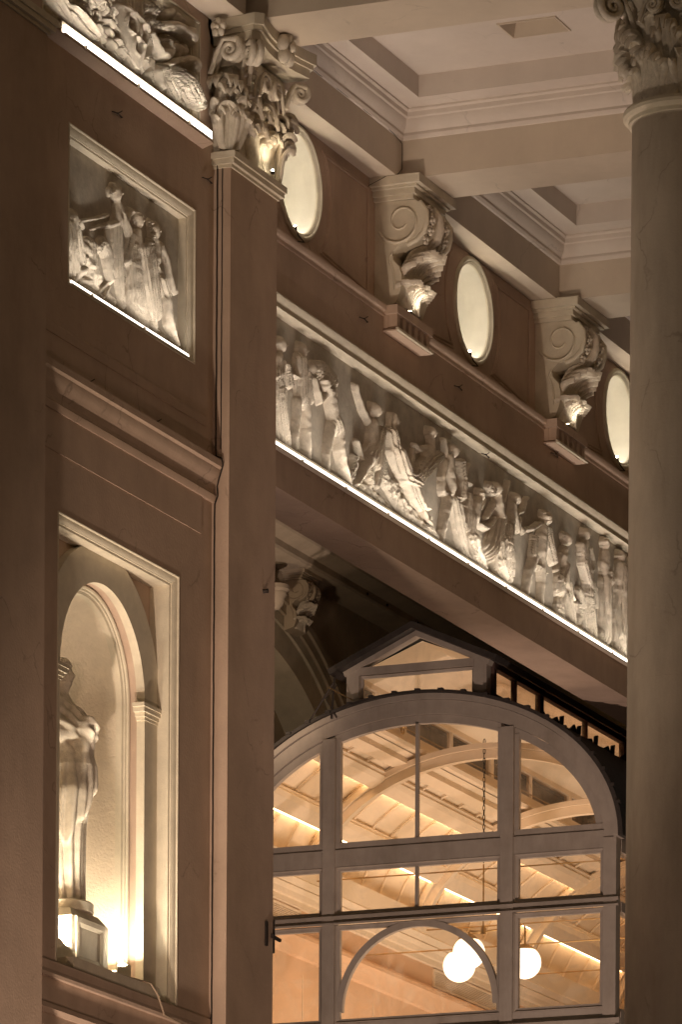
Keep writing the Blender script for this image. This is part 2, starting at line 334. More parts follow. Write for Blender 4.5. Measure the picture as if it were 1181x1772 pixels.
# ================================================================== niche bay (wall between the two great pilasters)
WL=22.16; NU=47.2; NZ=13.18; FZ=10.47
bay=thing('niche_wall','brown stucco wall bay with arched statue niche and two framed sculpture panels','wall',loc=(47.3,WL,0))
bay.location=(0,0,0)
m=MB(); 
def hole_wall(m,u0,u1,z0,z1,holes,y0,y1):
    zs=sorted({z0,z1,*[h[2] for h in holes],*[h[3] for h in holes]})
    for za,zb in zip(zs[:-1],zs[1:]):
        hs=sorted([h for h in holes if h[2]<=za+1e-6 and h[3]>=zb-1e-6]); a=u0
        for h in hs: m.box(a,h[0],y0,y1,za,zb); a=h[1]
        m.box(a,u1,y0,y1,za,zb)
hole_wall(m,45.0,49.35,6,23,[(45.84,48.52,10.36,14.47),(46.02,48.85,16.58,18.07),(45.45,48.93,18.86,19.90)],WL,22.34)
m.build('wall',WALL,bay)
m=MB().box(45.0,49.35,22.46,22.50,14.55,20.2); m.box(45.0,49.35,23.3,23.4,6,23); m.build('wall_core',WALL,bay)
# mid cornice ending against the pilaster
z=15.36; prof=[(22.34,15.35),(WL-.03,15.35),(WL-.045,15.38),(WL-.05,15.41),(WL-.03,15.43),(WL-.02,15.47),(WL-.035,15.52),(WL-.06,15.56),(WL-.085,15.60),(WL-.09,15.66),(WL-.115,15.68),(WL-.115,15.745),(WL-.0,15.80),(22.34,15.80)]
MB().prism([(a,b) for a,b in prof],'x',45.15,49.262).build('cornice_moulding',WALL,bay,smooth=30)
MB().prism([(22.3,14.99),(WL-.012,14.99),(WL-.012,15.349),(22.3,15.349)],'x',45.15,49.0).build('wall_band',WALL,bay)
MB().prism([(22.3,16.05),(WL-.01,16.05),(WL-.018,16.10),(WL-.018,16.13),(WL-.01,16.15),(22.3,16.18)],'x',45.15,49.1).build('wall_band',WALL,bay)
MB().prism([(22.3,10.19),(WL-.05,10.19),(WL-.055,10.22),(WL-.03,10.26),(WL-.03,10.34),(22.3,10.35)],'x',45.15,49.262).build('sill_moulding',WALL,bay,smooth=30)
MB().prism([(22.3,9.86),(WL-.02,9.86),(WL-.05,9.90),(WL-.03,9.95),(22.3,9.96)],'x',45.15,49.262).build('wall_band',WALL,bay,smooth=30)
def frame(u0,u1,z0,z1,name,parent,material,wid=.10,wf=WL,deep=.16,closed=True,path=None):
    pth=path or rect(u0,u1,z0,z1)[::1]
    prof=[(0.0,wf+.001),(-.003,wf-.006),(-.012,wf-.008),(-.018,wf-.004),(-.022,wf+.010),(-.035,wf+.014),(-.06,wf+.024),(-.078,wf+.040),(-.082,wf+.040),(-.084,wf+.052),(-wid,wf+.056),(-wid,wf+deep)]
    return MB().loop(pth,prof,closed=closed).build(name,material,parent,smooth=25)
frame(46.02,48.85,16.58,18.07,'relief_frame',bay,PALE,deep=.17)
frame(45.45,48.93,18.86,19.90,'trophy_frame',bay,PALE,deep=.17)
frame(45.84,48.52,10.36,14.47,'niche_frame',bay,PALE,wid=.105,deep=.30,closed=False,path=[(48.52,10.36),(48.52,14.47),(45.84,14.47),(45.84,10.36)])
# ---- niche architecture
def arch_path(r,z0=FZ,n=40): return [(NU+r,z0)]+arc(NU,NZ,r,r,0,180,n)+[(NU-r,z0)]
def arch_plate(m,ri,ro,wf,wb,zb=FZ):
    a=arc(NU,NZ,ri,ri,0,180,48); b=arc(NU,NZ,ro,ro,0,180,48); v=[];f=[]
    for p,q in zip(a,b): v+= [(p[0],wf,p[1]),(q[0],wf,q[1]),(p[0],wb,p[1]),(q[0],wb,q[1])]
    for i in range(48):
        k=4*i; f+=[(k,k+1,k+5,k+4),(k,k+4,k+6,k+2),(k+1,k+3,k+7,k+5)]
    m.add(v,f)
# spandrel / back plate with arched hole
def spandrel(m,r,wf,u0,u1,z1,thick):
    n=48; a=arc(NU,NZ,r,r,0,180,n); v=[];f=[]
    def edge(t):
        c,s=math.cos(t),math.sin(t); k=1e9
        if c>1e-6:k=min(k,(u1-NU)/c)
        if c<-1e-6:k=min(k,(u0-NU)/c)
        if s>1e-6:k=min(k,(z1-NZ)/s)
        return (NU+c*k,NZ+s*k)
    ts=sorted(set([PI*i/n for i in range(n+1)]+[math.atan2(z1-NZ,u1-NU),math.atan2(z1-NZ,u0-NU)]))
    for t in ts:
        e=edge(t); p=(NU+r*math.cos(t),NZ+r*math.sin(t)); v+=[(p[0],wf,p[1]),(e[0],wf,e[1]),(p[0],wf+thick,p[1])]
    for i in range(len(ts)-1):
        k=3*i; f+=[(k,k+1,k+4,k+3),(k,k+3,k+5,k+2)]
    m.add(v,f)
    for s,e in ((1,u1),(-1,u0)):
        x0,x1=sorted((NU+s*r,e)); m.box(x0,x1,wf,wf+thick,FZ,NZ)
m=MB(); spandrel(m,.935,22.42,45.80,48.54,14.50,.10); m.build('niche_spandrel',WALL,bay,smooth=25)
m=MB(); arch_plate(m,.93,1.275,22.335,22.419); m.build('niche_archivolt',PALE,bay,smooth=30)
prof=[(.0,22.52),(.0,22.50),(-.02,22.485),(-.035,22.492),(-.04,22.51),(-.055,22.515),(-.06,22.53),(-.085,22.54),(-.09,22.60)]
MB().loop(arch_path(.934)[::1],prof,closed=False).build('niche_bead',PALE,bay,smooth=30)
for s in (1,-1):
    a,b=sorted((NU+s*.93,NU+s*1.26)); m=MB().box(a,b,22.335,22.419,FZ-.1,NZ-.14); m.build('niche_jamb',PALE,bay)
    a-=.0; k=MB()
    for (o,z0,z1) in ((.02,NZ-.15,NZ-.12),(.045,NZ-.12,NZ-.08),(.085,NZ-.08,NZ-.035),(.11,NZ-.035,NZ)):
        k.box(a-(o if s>0 else .0),b+(o if s<0 else 0),22.334-o*.4,22.418,z0,z1-.0)
    k.build('impost_moulding',PALE,bay)
# niche hollow: half cylinder and quarter sphere
rn=.845; n=40; mm=18; P=[]
rows=[FZ-.02,11.2,12.2,NZ]
pts=[]
for z in rows: pts.append([(NU+rn*math.cos(PI*j/n),22.60+rn*.8*math.sin(PI*j/n),z) for j in range(n+1)])
for i in range(1,mm+1):
    t=PI/2*i/mm; pts.append([(NU+rn*math.cos(t)*math.cos(PI*j/n),22.60+rn*.8*math.cos(t)*math.sin(PI*j/n),NZ+rn*math.sin(t)) for j in range(n+1)])
link('niche_hollow',grid_mesh('niche_hollow',np.array(pts),NICHE),bay)
MB().box(NU-.94,NU+.94,22.17,23.29,10.352,FZ).build('niche_floor',PALE,bay)
# ---- relief panel with figures
def T(ox,oy,s,w):
    def f(*a):
        out=[]
        for p in a:
            u,z=onw(ox+p[0]/s,oy+p[1]/s,w); out.append((u,z,p[2]))
        return out
    return f
PW=22.30
rp=MB().box(46.05,48.82,PW,PW+.05,16.6,18.05).build('relief_panel',RELBG,bay)
K=T(100,180,3.854,PW-.03)
def head(p,r=.075,d=1,h=.11): 
    return [('face',[p,(p[0]+.004,p[1]-r*.35,r*.8)],h,{'dir':d}),('hair',[(p[0]-.028*d,p[1]+r*.35,r*.78),(p[0]-.05*d,p[1]-.01,r*.6)],h*1.0,{})]
def H(f,x,y,r=.075,d=1,h=.11): return head((*f((x,y,r))[0][:2],r),r,d,h)
def FOOT(f,x,y,d=1): 
    p=f((x,y,.03))[0]; return [('limb',[(p[0],p[1]+.02,.03),(p[0]+.10*d,p[1],.022)],.07,{})]
carve('figure',H(K,105,765,.085)+[('cloth',K((95,830,.12),(95,950,.14),(110,1100,.15)),.11,{'n':5}),('cloth',K((130,850,.08),(150,960,.09),(165,1060,.05)),.10,{'n':3}),('limb',K((125,800,.04),(150,790,.035),(172,825,.03)),.08,{}),('limb',K((70,1060,.07),(70,1130,.06)),.09,{})],PW,rp,seed=1)
carve('fallen_horse',[('rock',K((205,960,.12),(215,1080,.15),(250,1160,.14)),.13,{}),('limb',K((300,940,.10),(330,1000,.12),(340,1090,.09),(345,1180,.05)),.13,{}),('hair',K((270,960,.07),(290,930,.07),(320,960,.06)),.14,{}),('limb',K((180,1110,.06),(130,1130,.07),(90,1190,.05)),.12,{}),('limb',K((150,1180,.045),(230,1190,.05),(280,1180,.04)),.11,{}),('limb',K((330,1200,.035),(290,1240,.03),(262,1270,.025)),.09,{}),('limb',K((350,1220,.035),(315,1290,.03),(300,1305,.03)),.10,{}),('rock',K((350,1290,.06),(380,1320,.05)),.10,{}),('cloth',K((220,940,.09),(235,1150,.12)),.12,{'n':5})],PW,rp,seed=2)
carve('rock',[('rock',K((90,1230,.06),(200,1240,.07),(300,1300,.07),(420,1400,.05)),.07,{})],PW,rp,seed=3)
carve('figure',H(K,385,590,.085,1,.13)+[('hair',K((370,560,.06),(405,565,.05),(350,590,.05)),.13,{}),('limb',K((392,650,.05),(405,690,.10),(402,770,.10)),.12,{}),('limb',K((425,700,.055),(410,780,.045),(380,800,.04),(325,812,.035)),.13,{}),('limb',K((325,812,.03),(280,822,.022),(235,835,.018)),.10,{}),('limb',K((345,742,.03),(260,765,.024),(172,778,.02)),.10,{}),('limb',K((440,730,.05),(455,800,.05),(475,870,.045)),.11,{}),('cloth',K((400,800,.13),(405,950,.13),(410,1100,.12),(420,1220,.09),(435,1340,.06)),.09,{'n':4}),('limb',K((327,820,.015),(330,900,.015)),.05,{})],PW,rp,seed=4)
carve('figure',H(K,530,770,.085,1,.13)+[('cloth',K((520,740,.06),(545,760,.05)),.13,{'n':3}),('limb',K((480,710,.05),(500,720,.04)),.11,{}),('limb',K((478,850,.06),(455,790,.045),(480,710,.04)),.12,{}),('limb',K((528,850,.05),(530,900,.11),(525,960,.10)),.13,{}),('limb',K((500,940,.05),(555,955,.05),(592,965,.035)),.15,{}),('limb',K((585,950,.05),(600,1000,.035)),.12,{}),('cloth',K((490,880,.06),(475,980,.05),(465,1050,.05)),.12,{'n':2}),('cloth',K((520,980,.12),(515,1100,.17),(530,1300,.24),(550,1440,.24)),.12,{'n':8}),('cloth',K((540,980,.10),(575,1200,.13),(610,1400,.10),(625,1520,.05)),.15,{'n':4}),('hair',K((440,1080,.045),(450,1150,.05),(440,1210,.04)),.08,{})],PW,rp,seed=5)
carve('figure',H(K,645,840,.085,1,.12)+[('hair',K((620,790,.05),(630,880,.06)),.11,{}),('limb',K((650,910,.05),(665,960,.11),(660,1040,.09)),.11,{}),('limb',K((640,1020,.05),(662,1090,.045),(690,1135,.04)),.15,{}),('limb',K((690,1130,.045),(680,1170,.03)),.16,{}),('cloth',K((615,930,.06),(625,1050,.11),(640,1220,.14),(665,1390,.10)),.12,{'n':5,'sw':.3}),('cloth',K((690,1180,.08),(720,1280,.09)),.13,{'n':3}),('limb',K((725,1320,.10),(735,1440,.09),(760,1530,.06),(782,1610,.03)),.14,{}),('limb',K((700,960,.07),(735,1050,.06),(755,1160,.045),(775,1230,.04),(790,1260,.03)),.09,{})],PW,rp,seed=6)
carve('rock',[('rock',K((640,1500,.03),(700,1540,.05),(740,1600,.04)),.05,{})],PW,rp,seed=7)
# ---- trophy panel
tp=MB().box(45.50,48.90,PW,PW+.05,18.9,19.88).build('trophy_panel',RELBG,bay)
K=T(60,0,3.937,PW-.06)
def C(name,st,seed): return carve(name,st,PW,tp,res=(.010,.008),seed=seed,depth=1.7)
C('carved_drapery',[('cloth',K((110,-60,.16),(170,40,.17),(200,110,.14)),.12,{'n':4}),('cloth',K((200,60,.10),(260,120,.16),(330,200,.13),(360,250,.05)),.17,{'n':3,'sw':.4})],11)
for i,(x,y,r) in enumerate([(330,10,.09),(370,-20,.1),(300,-40,.1),(400,20,.08),(440,60,.075),(455,10,.07),(470,-40,.08),(500,70,.07),(410,100,.06),(470,150,.08),(400,190,.07),(520,130,.06),(430,250,.06),(480,220,.065),(530,190,.06),(400,240,.05),(540,290,.07),(495,300,.07),(560,350,.07),(520,370,.06),(600,400,.07),(640,440,.07),(700,460,.06),(740,430,.06),(760,400,.04),(440,310,.05),(350,70,.06),(260,-30,.08),(590,60,.0)]):
    if r==0: continue
    C('carved_fruit',[('limb' if i%3 else 'cloth',K((x-14,y-16,r*.6),(x+12,y+22,r)),.15+.03*(i%2),{'n':2}),('hair',K((x+18,y-30,r*.4),(x-22,y+30,r*.5)),.12,{})],20+i)
C('organ_pipes',[('pipe',K((600,-60,.19),(610,130,.19)),.10,{'n':5})],12)
C('organ_pipes',[('pipe',K((670,-60,.12),(675,150,.10)),.12,{'n':3})],13)
# theatrical mask: shield with brow, eyes and mouth sunk in
def mask_relief():
    K2=K; c=K((640,270,.2))[0]; U=np.arange(c[0]-.42,c[0]+.42,.009); Z=np.arange(c[1]-.36,c[1]+.36,.007); Pu,Pz=np.meshgrid(U,Z)
    # local axes slightly turned like the carving
    a=(Pu-c[0])*.95-(Pz-c[1])*.12; b=(Pz-c[1])+.12*(Pu-c[0])
    top=.22; wv=.33*np.sqrt(np.clip(1-((b-top)/.52)**2,0,1))*(b<top); q=np.abs(a)/np.maximum(wv,1e-3)
    h=np.where((q<1)&(b>-.30),.17*np.clip(1-q**4,0,1)**.6,0)
    for (x,y,s) in ((-.14,.08,.06),(.10,.08,.06),(-.02,-.09,.055)): h-=np.where(h>0,.12*np.exp(-(((a-x)/s)**4+((b-y)/(s*1.1))**4)),0); h+=np.where(h>.0,.03*np.exp(-((np.hypot((a-x),(b-y)/1.1)-s*1.35)/.018)**2),0)
    h+=np.where(h>0,.025*np.exp(-((b-.19)/.02)**2),0)
    m=h>.004; link('theatrical_mask',grid_mesh('theatrical_mask',np.stack([Pu,PW-np.where(m,h,-.004),Pz],-1),SCULPT,mask=m),tp)
mask_relief()
C('carved_leaves',[('cloth',K((740,250,.05),(760,330,.06),(740,400,.04)),.14,{'n':2}),('limb',K((770,240,.05),(800,300,.05),(830,360,.06),(880,390,.07),(905,350,.06),(890,290,.05)),.15,{}),('hair',K((750,50,.09),(800,80,.1)),.14,{}),('hair',K((760,150,.08),(840,180,.05)),.13,{})],40)
C('carved_horn',[('limb',K((870,450,.04),(960,420,.05),(1030,420,.07),(1060,450,.12)),.16,{})],41)
C('carved_horn',[('limb',K((860,180,.06),(940,190,.08),(1010,240,.08),(1040,250,.12)),.16,{})],42)
C('carved_fruit',[('limb',K((880,100,.07),(905,90,.07)),.17,{}),('limb',K((940,120,.07),(970,150,.07)),.16,{}),('hair',K((900,270,.06),(950,300,.05)),.15,{})],43)
C('carved_fruit',[('limb',K((930,330,.09),(1000,350,.07)),.12,{}),('limb',K((960,380,.06),(1010,320,.05)),.10,{})],44)
C('carved_shell',[('cloth',K((870,470,.07),(900,560,.14),(940,640,.14)),.12,{'n':6}),('cloth',K((900,500,.10),(980,560,.14),(1030,650,.13),(1060,740,.05)),.20,{'n':8,'sw':.2})],45)
C('carved_drapery',[('limb',K((815,500,.09),(830,560,.09),(840,600,.06)),.13,{}),('cloth',K((930,660,.06),(990,700,.06),(1010,760,.04)),.09,{'n':3})],46)
C('carved_leaves',[('cloth',K((780,420,.05),(770,500,.04),(785,580,.03)),.12,{'n':2}),('hair',K((640,400,.06),(560,380,.06)),.12,{})],47)
# ================================================================== LED strips under the panels
def led(u0,u1,z,w0,h,label,material,pw=4.2,lip=.05):
    t=thing('light_strip',label,'light strip','light strips under the carved panels')
    MB().box(u0,u1,w0-.004,w0+.050,z-.018,z-.001).build('channel',PALE,t)
    a_=u0
    while a_<u1-.05:
        b_=min(u1,a_+1.17); MB().prism([(w0-.002,z),(w0+.03,z),(w0+.03,z+h*.6),(w0+.004,z+h)],'x',a_,b_-.014).build('diffuser',material,t); a_=b_
    MB().box(u0,u1,w0+.034,w0+.046,z,z+h+lip).build('rear_lip',PALE,t)
    L_=lamp('AREA','strip_light',((u0+u1)/2,w0-.07,z-.0),(u1-u0)*pw,LED,shape='RECTANGLE',size=(u1-u0)*.99,size_y=.03,spread=R(80))
    L_.rotation_euler=Matrix(((1,0,0),(0,-.97,-.243),(0,.243,-.97))).to_euler()
    k=MB(); x=u0+.4
    while x<u1-.2: MB().box(x,x+.03,w0-.018,w0-.0045,z-.026,z+.008).build('clip',PALE,t); x+=1.15
    return t
led(46.12,48.74,16.622,22.165,.026,'thin glowing strip along the foot of the square relief panel above the niche',EM_STRIP,1.9,.022)
led(45.70,48.985,18.772,22.045,.075,'thick white glowing strip on the ledge below the carved trophies at top left',EM_TROPHY,1.4,.035)
MB().prism([(22.16,18.70),(22.04,18.74),(22.04,18.752),(22.1,18.765),(22.16,18.765)],'x',45.3,49.0).build('trophy_ledge',WALL,bay)
#@@SPLIT
# ================================================================== great pilasters
WP=21.98
def pilaster_shaft(t,u0,u1,w0,w1):
    m=MB().box(u0,u1,w0,w1,0,18.58); o=m.build('shaft',WALL,t)
    k=MB()
    for (e,z0,z1) in ((.02,18.58,18.61),(.055,18.61,18.66),(.075,18.66,18.72),(.03,18.72,18.745)): k.box(u0-e,u1+e,w0-e,w1,z0,z1)
    k.build('neck_moulding',PALE,t)
pil=thing('pilaster','great square pilaster between the niche bay and the long frieze, with its leafy capital','pilaster')
U0,U1=49.272,50.40
pilaster_shaft(pil,U0,U1,WP,22.6)
cap=MB()
# bell of the capital
for k,(e,z0,z1) in enumerate(((.0,18.745,19.0),(.02,19.0,19.3),(.05,19.3,19.55),(.10,19.55,19.74))): cap.box(U0+.05-e,U1-.05+e,WP+.04-e,22.5,z0,z1)
capital=cap.build('capital',SCULPT,pil)
def abacus(cu,cw,hu,hw,z0,z1,mat_,parent,name='abacus',concave=.10,back=None):
    # square plate with hollowed sides and cut corners
    pts=[];N=12
    cs=[(-hu,-hw),(hu,-hw),(hu,hw),(-hu,hw)]
    for i in range(4):
        a=Vector(cs[i]); b=Vector(cs[(i+1)%4]); d=(b-a).normalized(); n_=Vector((-d.y,d.x)); L=(b-a).length; c=.07
        for j in range(N+1):
            t=j/N; p=a+d*(c+(L-2*c)*t)+n_*concave*math.sin(PI*t)*.9
            pts.append((cu+p.x,min(cw+p.y,back) if back else cw+p.y))
    k=MB(); H_=z1-z0
    def sc2(s): return [((p[0]-cu)*s+cu,(p[1]-cw)*s+cw if not back or p[1]<back-1e-4 else back) for p in pts]
    for s,a,b in ((.93,z0,z0+H_*.35),(.965,z0+H_*.35,z0+H_*.55),(1.0,z0+H_*.55,z1)): k.prism(sc2(s),'z',a,b)
    return k.build(name,mat_,parent,smooth=40)
abacus((U0+U1)/2,WP+.42,.72,.80,19.76,19.997,PALE,capital,back=22.158)
# leaves: lower row, upper row, on the front face (-w), the near end (-u) and the far end (+u)
# (az = outward direction)
for i,u in enumerate((49.45,49.84,50.22)): place(L_SM,'acanthus_leaf',capital,(u,WP+.03,18.745),-90,(1.05,1,1.12))
for i,u in enumerate((49.29,49.64,50.03,50.38)): place(L_BIG,'acanthus_leaf',capital,(u,WP+.06,18.75),-90,(.95,1,1.02))
for u,az in ((49.27,-135),(50.40,-45)): place(L_SM,'acanthus_leaf',capital,(u,WP,18.745),az,(1.05,1,1.12)); place(L_BIG,'acanthus_leaf',capital,(u,WP+.03,18.76),az,(1.0,1,1.08))
place(L_BIG,'acanthus_leaf',capital,(U0+.02,22.06,18.75),180,(1.25,1,1.12)); place(L_SM,'acanthus_leaf',capital,(U0+.0,22.14,18.745),180,(.7,1,1.05)); place(L_SM,'acanthus_leaf',capital,(U0-.02,21.99,18.745),180,(.6,.9,1.2))
place(L_SM,'acanthus_leaf',capital,(U1-.03,22.1,18.745),0,(.8,1,1.0)); place(L_BIG,'acanthus_leaf',capital,(U1-.04,22.04,18.75),0,(.9,1,1.05))
for u in (49.55,50.12): place(L_THIN,'small_leaf',capital,(u,WP-.02,19.30),-90,(1.3,1.1,1.1))
def vol(c,az,size,depth=.07,hand=1):
    m=MB(); volute(m,c,az,size,depth,hand); m.build('volute',SCULPT,capital,smooth=50)
vol((49.20,21.72,19.62),-135,.135,.08); vol((50.42,21.76,19.60),-45,.10,.08)
vol((49.16,21.93,19.67),-90,.13,.09)
vol((49.70,21.83,19.50),0,.10,.06); vol((49.98,21.83,19.50),180,.10,.06)
def fleuron(parent,c,az,s=1.0):
    m=MB(); d=Vector((math.cos(R(az)),math.sin(R(az)),0)); t=Vector((-d.y,d.x,0)); c=Vector(c)
    for i in range(5):
        a=2*PI*i/5+.3; p=c+(t*math.cos(a)+Vector((0,0,1))*math.sin(a))*.085*s+d*.04*s
        m.ball(p,.075*s,10,(.75,.75,1))
    m.ball(c+d*.09*s,.04*s,8); m.build('flower',SCULPT,parent,smooth=60)
fleuron(capital,(49.86,21.70,19.87),-90,1.15); fleuron(capital,(49.07,22.02,19.87),180,.6)
# cables running down the inner corner of the pilaster
c=thing('corner_cable','pair of dark cables running down the corner left of the big pilaster','cable')
def wob(u,w,z0,z1,n=40,a=.0012,s=0): return [(u,w+a*math.sin(i*1.7+s)+a*.5*math.sin(i*.6),z0+(z1-z0)*i/n) for i in range(n+1)]
MB().tube(wob(49.255,22.115,18.70,15.80)+[(49.23,22.04,15.76),(49.24,22.03,15.70),(49.25,22.06,15.62),(49.255,22.10,15.5),(49.25,22.09,15.40),(49.25,22.12,15.33)]+wob(49.255,22.125,15.2,9.0,60,.0012,2),.007,6).build('cable',BLACK,c)
MB().tube(wob(49.262,22.065,18.72,15.86,40,.001,1),.005,6).build('cable',BLACK,c)
# near pilaster at the left edge
pn=thing('pilaster','dark near pilaster filling the left edge of the photograph','pilaster')
pilaster_shaft(pn,44.05,45.20,WP,22.6)
# ================================================================== frieze wall
WF=22.45; UA,UB=50.40,70.
fw_=thing('frieze_wall','long brown wall above the glasshouse with carved procession, round windows and scroll brackets','wall')
m=MB(); hole_wall(m,UA,UB,16.07,18.66,[(50.9,66.2,16.46,17.93)],WF,22.60); m.box(UA,UB,22.60,22.97,16.07,18.66); m.build('wall',WALL,fw_)
m=MB().prism([(WF+.01,18.53),(WF-.015,18.54),(WF-.02,18.57),(WF-.038,18.585),(WF-.045,18.60),(WF-.045,18.645),(WF-.01,18.665),(22.62,18.67)],'x',UA,UB); m.build('string_course',WALL,fw_,smooth=30)
# recess frame: top rail, reveal
prof=[(WF-.0,18.02),(WF-.055,17.995),(WF-.06,17.98),(WF-.055,17.965),(WF-.035,17.935),(WF-.02,17.915),(WF-.018,17.875),(WF-.030,17.872),(WF-.030,17.862),(WF+.075,17.846),(WF+.16,17.846),(WF+.16,18.02)]
MB().prism(prof,'x',UA,66.0).build('frieze_frame',PALE,fw_,smooth=25)
MB().prism([(WF+.15,16.44),(WF-.01,16.44),(WF-.03,16.452),(WF-.03,16.462),(WF+.15,16.48)],'x',UA,66.0).build('frieze_ledge',PALE,fw_)
led(UA,66.0,16.442,WF-.075,.038,'long glowing strip along the foot of the carved procession frieze',EM_STRIP,2.3,.045)
PF=22.545
fp=MB().box(UA,66.0,PF,PF+.05,16.47,17.86).build('frieze_panel',RELBG,fw_)
A=T(460,560,3.474,PF-.03); B=T(740,700,3.28,PF-.03)
def G(st,seed,name='figure'): return carve(name,st,PF,fp,res=(.0095,.0075),seed=seed,depth=1.4)
G(H(A,80,125,.085)+[('limb',A((75,180,.045),(72,220,.10),(70,290,.10)),.10,{}),('limb',A((98,235,.05),(92,295,.045),(45,325,.04)),.13,{}),('cloth',A((68,310,.12),(75,450,.15),(90,600,.19),(100,715,.20)),.11,{'n':7}),('cloth',A((108,250,.03),(118,310,.045),(126,370,.06)),.12,{'n':3}),('cloth',A((112,400,.03),(112,470,.03)),.10,{'n':2})],101)
G(H(A,208,160,.085)+[('limb',A((203,200,.05),(200,250,.12),(205,330,.11)),.10,{}),('cloth',A((200,230,.12),(205,340,.13),(208,430,.13),(210,480,.08)),.12,{'n':5}),('limb',A((240,260,.045),(225,310,.045),(190,325,.04),(155,310,.035)),.14,{}),('cloth',A((245,300,.035),(250,400,.05),(258,470,.05)),.13,{'n':2}),('limb',A((190,470,.07),(180,610,.055),(168,690,.05),(164,760,.03)),.10,{}),('limb',A((225,470,.075),(230,630,.06),(230,720,.05),(232,815,.03)),.13,{}),('limb',A((255,460,.012),(252,640,.012)),.06,{}),('hair',A((178,600,.05),(176,640,.05)),.12,{}),('hair',A((232,630,.055),(232,655,.05)),.15,{})]+FOOT(A,232,830)+FOOT(A,120,755),102)
G([('bask',A((285,270,.10),(345,300,.15),(395,350,.12)),.11,{})],103,'basket')
G(H(A,335,355,.085,-1,.14)+[('limb',A((350,400,.05),(372,425,.11),(385,500,.10),(398,575,.09)),.14,{}),('limb',A((350,430,.055),(320,470,.05),(300,400,.04),(285,335,.035)),.15,{}),('hair',A((275,320,.04),(292,340,.04)),.13,{}),('limb',A((395,360,.05),(405,430,.06)),.10,{}),('cloth',A((400,590,.10),(412,630,.10)),.14,{'n':5}),('limb',A((390,620,.08),(372,710,.065),(358,790,.05),(355,890,.028)),.11,{}),('limb',A((425,630,.09),(430,760,.065),(450,870,.055),(478,980,.03)),.14,{}),('limb',A((430,540,.03),(440,570,.03)),.09,{})]+FOOT(A,352,898)+FOOT(A,482,990),104)
G(H(A,640,520,.085,1,.14)+[('hair',A((645,575,.045),(652,590,.04)),.14,{}),('limb',A((535,375,.035),(548,430,.038),(572,510,.045),(615,590,.05)),.10,{}),('hair',A((533,365,.03),(540,400,.035)),.11,{}),('limb',A((635,600,.07),(635,660,.12),(625,750,.11)),.13,{}),('cloth',A((670,640,.06),(650,720,.12),(615,800,.15)),.15,{'n':5,'sw':.4}),('cloth',A((690,660,.05),(685,760,.07),(670,850,.07)),.10,{'n':3}),('limb',A((610,810,.09),(570,870,.075),(540,930,.055),(512,970,.035)),.16,{}),('limb',A((545,710,.05),(560,780,.05),(580,840,.06)),.09,{}),('limb',A((640,830,.07),(622,900,.05),(625,960,.04)),.10,{})]+FOOT(A,505,985),105)
G([('hair',A((528,800,.05),(525,860,.06),(505,930,.05)),.11,{}),('hair',A((618,880,.05),(622,930,.06),(628,970,.05)),.11,{}),('cloth',A((700,800,.05),(690,900,.06),(670,980,.04)),.07,{'n':3}),('hair',A((712,820,.07),(715,900,.06)),.08,{})],106,'carved_trees')
G([('rock',A((560,980,.06),(620,1010,.09),(700,1080,.08),(760,1140,.03)),.08,{}),('rock',A((720,940,.11),(780,1010,.16),(850,1130,.13),(960,1230,.06)),.09,{})],107,'rock')
G(H(A,757,585,.085,1,.12)+[('cloth',A((748,560,.06),(745,640,.06)),.11,{'n':2}),('cloth',A((740,660,.09),(760,760,.14),(800,860,.13),(850,950,.12)),.14,{'n':4,'sw':-.3}),('cloth',A((770,780,.10),(820,920,.11),(885,970,.07)),.17,{'n':4}),('limb',A((860,950,.08),(890,1040,.07),(925,1110,.045),(950,1120,.03)),.15,{}),('cloth',A((840,960,.06),(880,1060,.06),(910,1120,.04)),.12,{'n':3}),('hair',A((895,940,.05),(900,970,.04)),.12,{})],108)
G([('limb',A((935,1130,.05),(950,1180,.06),(975,1210,.05)),.12,{}),('cloth',A((940,1220,.06),(975,1250,.08),(1005,1290,.05)),.11,{'n':5}),('hair',A((985,1170,.04),(985,1230,.03)),.10,{})],109,'carved_child')
G(H(A,982,655,.07,1,.12)+[('limb',A((985,700,.05),(990,760,.09),(960,800,.08)),.11,{}),('limb',A((960,750,.045),(920,760,.04),(892,730,.035)),.13,{}),('cloth',A((885,760,.03),(875,830,.04),(862,900,.04)),.08,{'n':2}),('cloth',A((1030,800,.08),(980,840,.13),(930,890,.14),(915,920,.10)),.13,{'n':6,'sw':.2}),('limb',A((1000,780,.06),(1045,800,.05)),.12,{})],110)
G(H(B,132,262,.08,1,.13)+[('hair',B((120,245,.05),(145,245,.04)),.13,{}),('limb',B((112,310,.08),(115,380,.13),(125,470,.12)),.13,{}),('limb',B((88,200,.035),(95,250,.04),(105,310,.05)),.10,{}),('limb',B((95,330,.06),(75,420,.05),(75,490,.045)),.12,{}),('limb',B((78,500,.05),(130,510,.025),(188,535,.02)),.16,{}),('cloth',B((180,330,.06),(190,430,.08),(185,520,.08)),.12,{'n':4}),('limb',B((235,340,.025),(222,385,.035),(210,430,.035),(250,455,.03)),.10,{}),('limb',B((110,540,.08),(90,650,.07),(72,720,.05),(65,780,.03)),.12,{}),('cloth',B((140,550,.10),(165,650,.12),(185,760,.12),(200,850,.08)),.11,{'n':4}),('limb',B((175,570,.06),(200,700,.05)),.10,{})],111)
